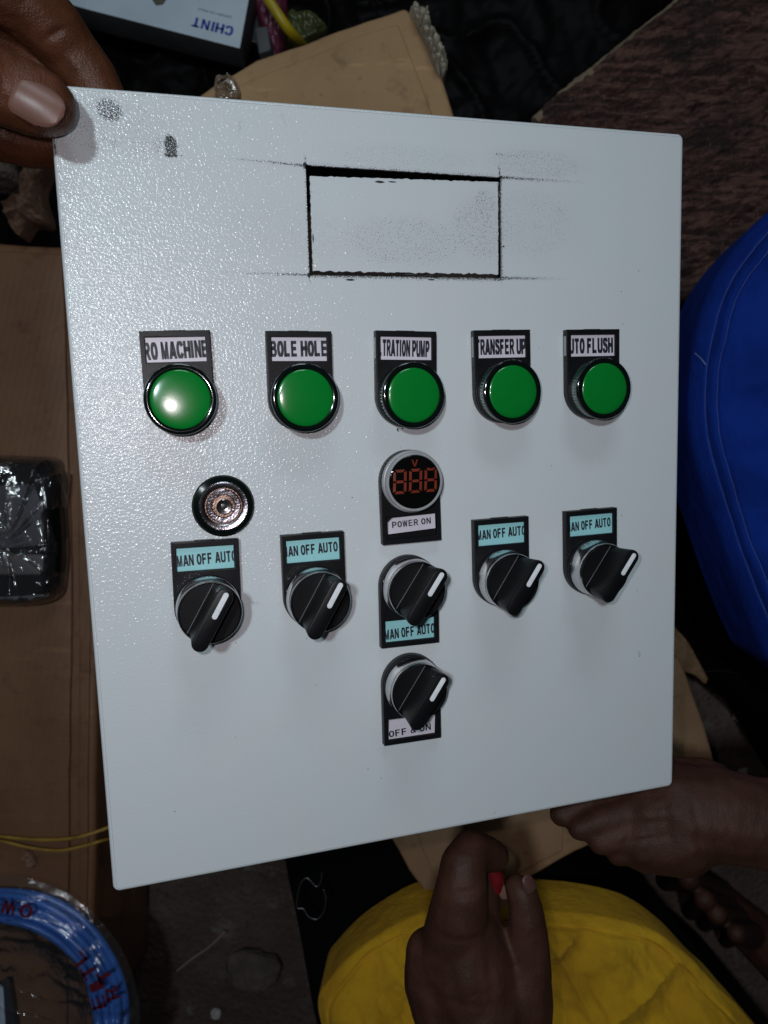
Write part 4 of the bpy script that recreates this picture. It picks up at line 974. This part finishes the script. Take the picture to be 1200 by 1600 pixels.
# 3. the person at the right: blue garment, forearm and bare foot
body3 = organic('person', [
    ch((1700, 1330, .62, .045), (1420, 1310, .60, .034), (1250, 1296, .592, .0285), (1180, 1284, .588, .0270), (1120, 1272, .585, .0285), (1060, 1268, .582, .0290), (1020, 1272, .580, .0250)),
    ch((1060, 1300, .585, .026), (1010, 1305, .583, .022)),
    ch((1050, 1240, .578, .020), (985, 1236, .574, .0125), (925, 1252, .574, .0105), (878, 1272, .576, .0078)),
    ch((1050, 1265, .584, .018), (985, 1268, .585, .0110), (945, 1280, .586, .0095), (906, 1294, .585, .0076)),
    ch((1050, 1285, .586, .017), (1000, 1296, .589, .0105), (968, 1306, .589, .0092), (938, 1316, .588, .0076)),
    ch((1050, 1305, .584, .016), (1015, 1318, .588, .0100), (990, 1326, .588, .0090), (966, 1334, .587, .0074)),
    ch((1100, 1235, .575, .020), (1060, 1215, .568, .013), (1030, 1205, .562, .011)),
    # outside the picture: upper arm, trunk, thigh, shin; then the foot on the floor
    ch((1700, 1330, .62, .05), (1900, 1100, .60, .08), (1950, 1500, .45, .10), (1850, 1850, .30, .07), (1560, 1760, .10, .045), (1350, 1640, .055, .036), (1250, 1530, .045, .034), (1180, 1460, .036, .030), (1130, 1415, .028, .026)),
    ch((1130, 1400, .022, .018), (1075, 1372, .25, .0115), (1040, 1378, .016, .0120)),
    ch((1140, 1425, .022, .018), (1100, 1405, .25, .0110), (1078, 1424, .016, .0110)),
    ch((1155, 1440, .022, .018), (1120, 1428, .25, .0105), (1100, 1444, .015, .0100)),
    ch((1175, 1460, .022, .018), (1150, 1458, .25, .0100), (1134, 1470, .014, .0095)),
], .0018, 4)
crease(body3, [(at(*a), at(*b), d_, w_) for a, b, d_, w_ in (((934, 1258, .60), (916, 1292, .60), .0012, .0012), ((962, 1276, .60), (948, 1310, .60), .0012, .0012), ((990, 1294, .60), (975, 1328, .60), .0012, .0012), ((1012, 1312, .60), (1000, 1342, .60), .0012, .0012),
    ((905, 1280, .60), (1040, 1262, .605), .0014, .0014), ((930, 1302, .60), (1040, 1284, .605), .0014, .0014), ((960, 1324, .60), (1045, 1305, .605), .0014, .0014), ((1040, 1240, .61), (1052, 1330, .61), .0010, .0020), ((1085, 1215, .61), (1095, 1340, .61), .0008, .0018))])
p3 = link('person', body3, M['skin_b']); tag(p3, 'person at the right in blue clothing, forearm under the door corner, bare foot below', 'person')
BLUE = [(1210, 325), (1168, 362), (1128, 412), (1102, 462), (1084, 520), (1074, 580), (1072, 640), (1078, 700), (1094, 760), (1114, 820), (1134, 880), (1158, 945), (1182, 1000), (1215, 1045), (1330, 1090), (1480, 900), (1520, 600), (1420, 340), (1300, 280)]
def blue_fold(v, s, t):
    seam = -.0022 * math.exp(-((s - .070) / .006) ** 2) - .0020 * math.exp(-((s - .125) / .006) ** 2) + .0024 * math.exp(-((s - .098) / .018) ** 2)
    return seam + (fbm((v.x, v.y, 0), 9, 4) * .014 + max(0, ridge((v.x * 1.2, v.y * .45, 0), 12, 7.7)) ** 4 * .016) * min(1, s * 5)
bz = .46
gm = pillow('blue_garment', BLUE, bz, (1290, 660), .045, 320, 160, blue_fold, .06, .9)
ga = link('blue_garment', gm, M['blue_cloth'], p3)
# stitches along the two seams
ol = catmull([at(x, y, bz) for x, y in BLUE], 700); c0 = at(1290, 660, bz); vs = []; fs = []
for s in (.070, .125):
    last = None
    q = []
    for p in ol:
        w = p.lerp(c0, s); hz = .045 * (1 - (1 - min(1, s / .9)) ** 2) ** .5; w.z = bz + hz; w.z += blue_fold(w, s, 0) + .0008; q.append(w)
    acc = 0
    for i in range(0, 520):
        a, b = q[i], q[i + 1]
        if i % 2: continue
        d = (b - a) * .62; n_ = Vector((-d.y, d.x, 0)).normalized() * .00032; b0 = len(vs)
        vs += [a - n_, a + n_, a + d + n_ , a + d - n_, (a + d * .5) + Vector((0, 0, .0005))]
        fs += [(b0, b0 + 1, b0 + 4), (b0 + 1, b0 + 2, b0 + 4), (b0 + 2, b0 + 3, b0 + 4), (b0 + 3, b0, b0 + 4)]
st = link('stitching', pydata('stitching', vs, fs), M['blue_thread'], p3, smooth=False); st['kind'] = 'stuff'

# curled threads hanging off the seam
for nm, pts, lab in (('loose_thread', [(1086, 552, .502), (1095, 560, .512), (1103, 570, .518)], None),):
    link('thread_end', tube('thread_end', [at(*p) for p in pts], .0003, 5), M['blue_thread'], p3)
S.cycles.sample_clamp_indirect = 4
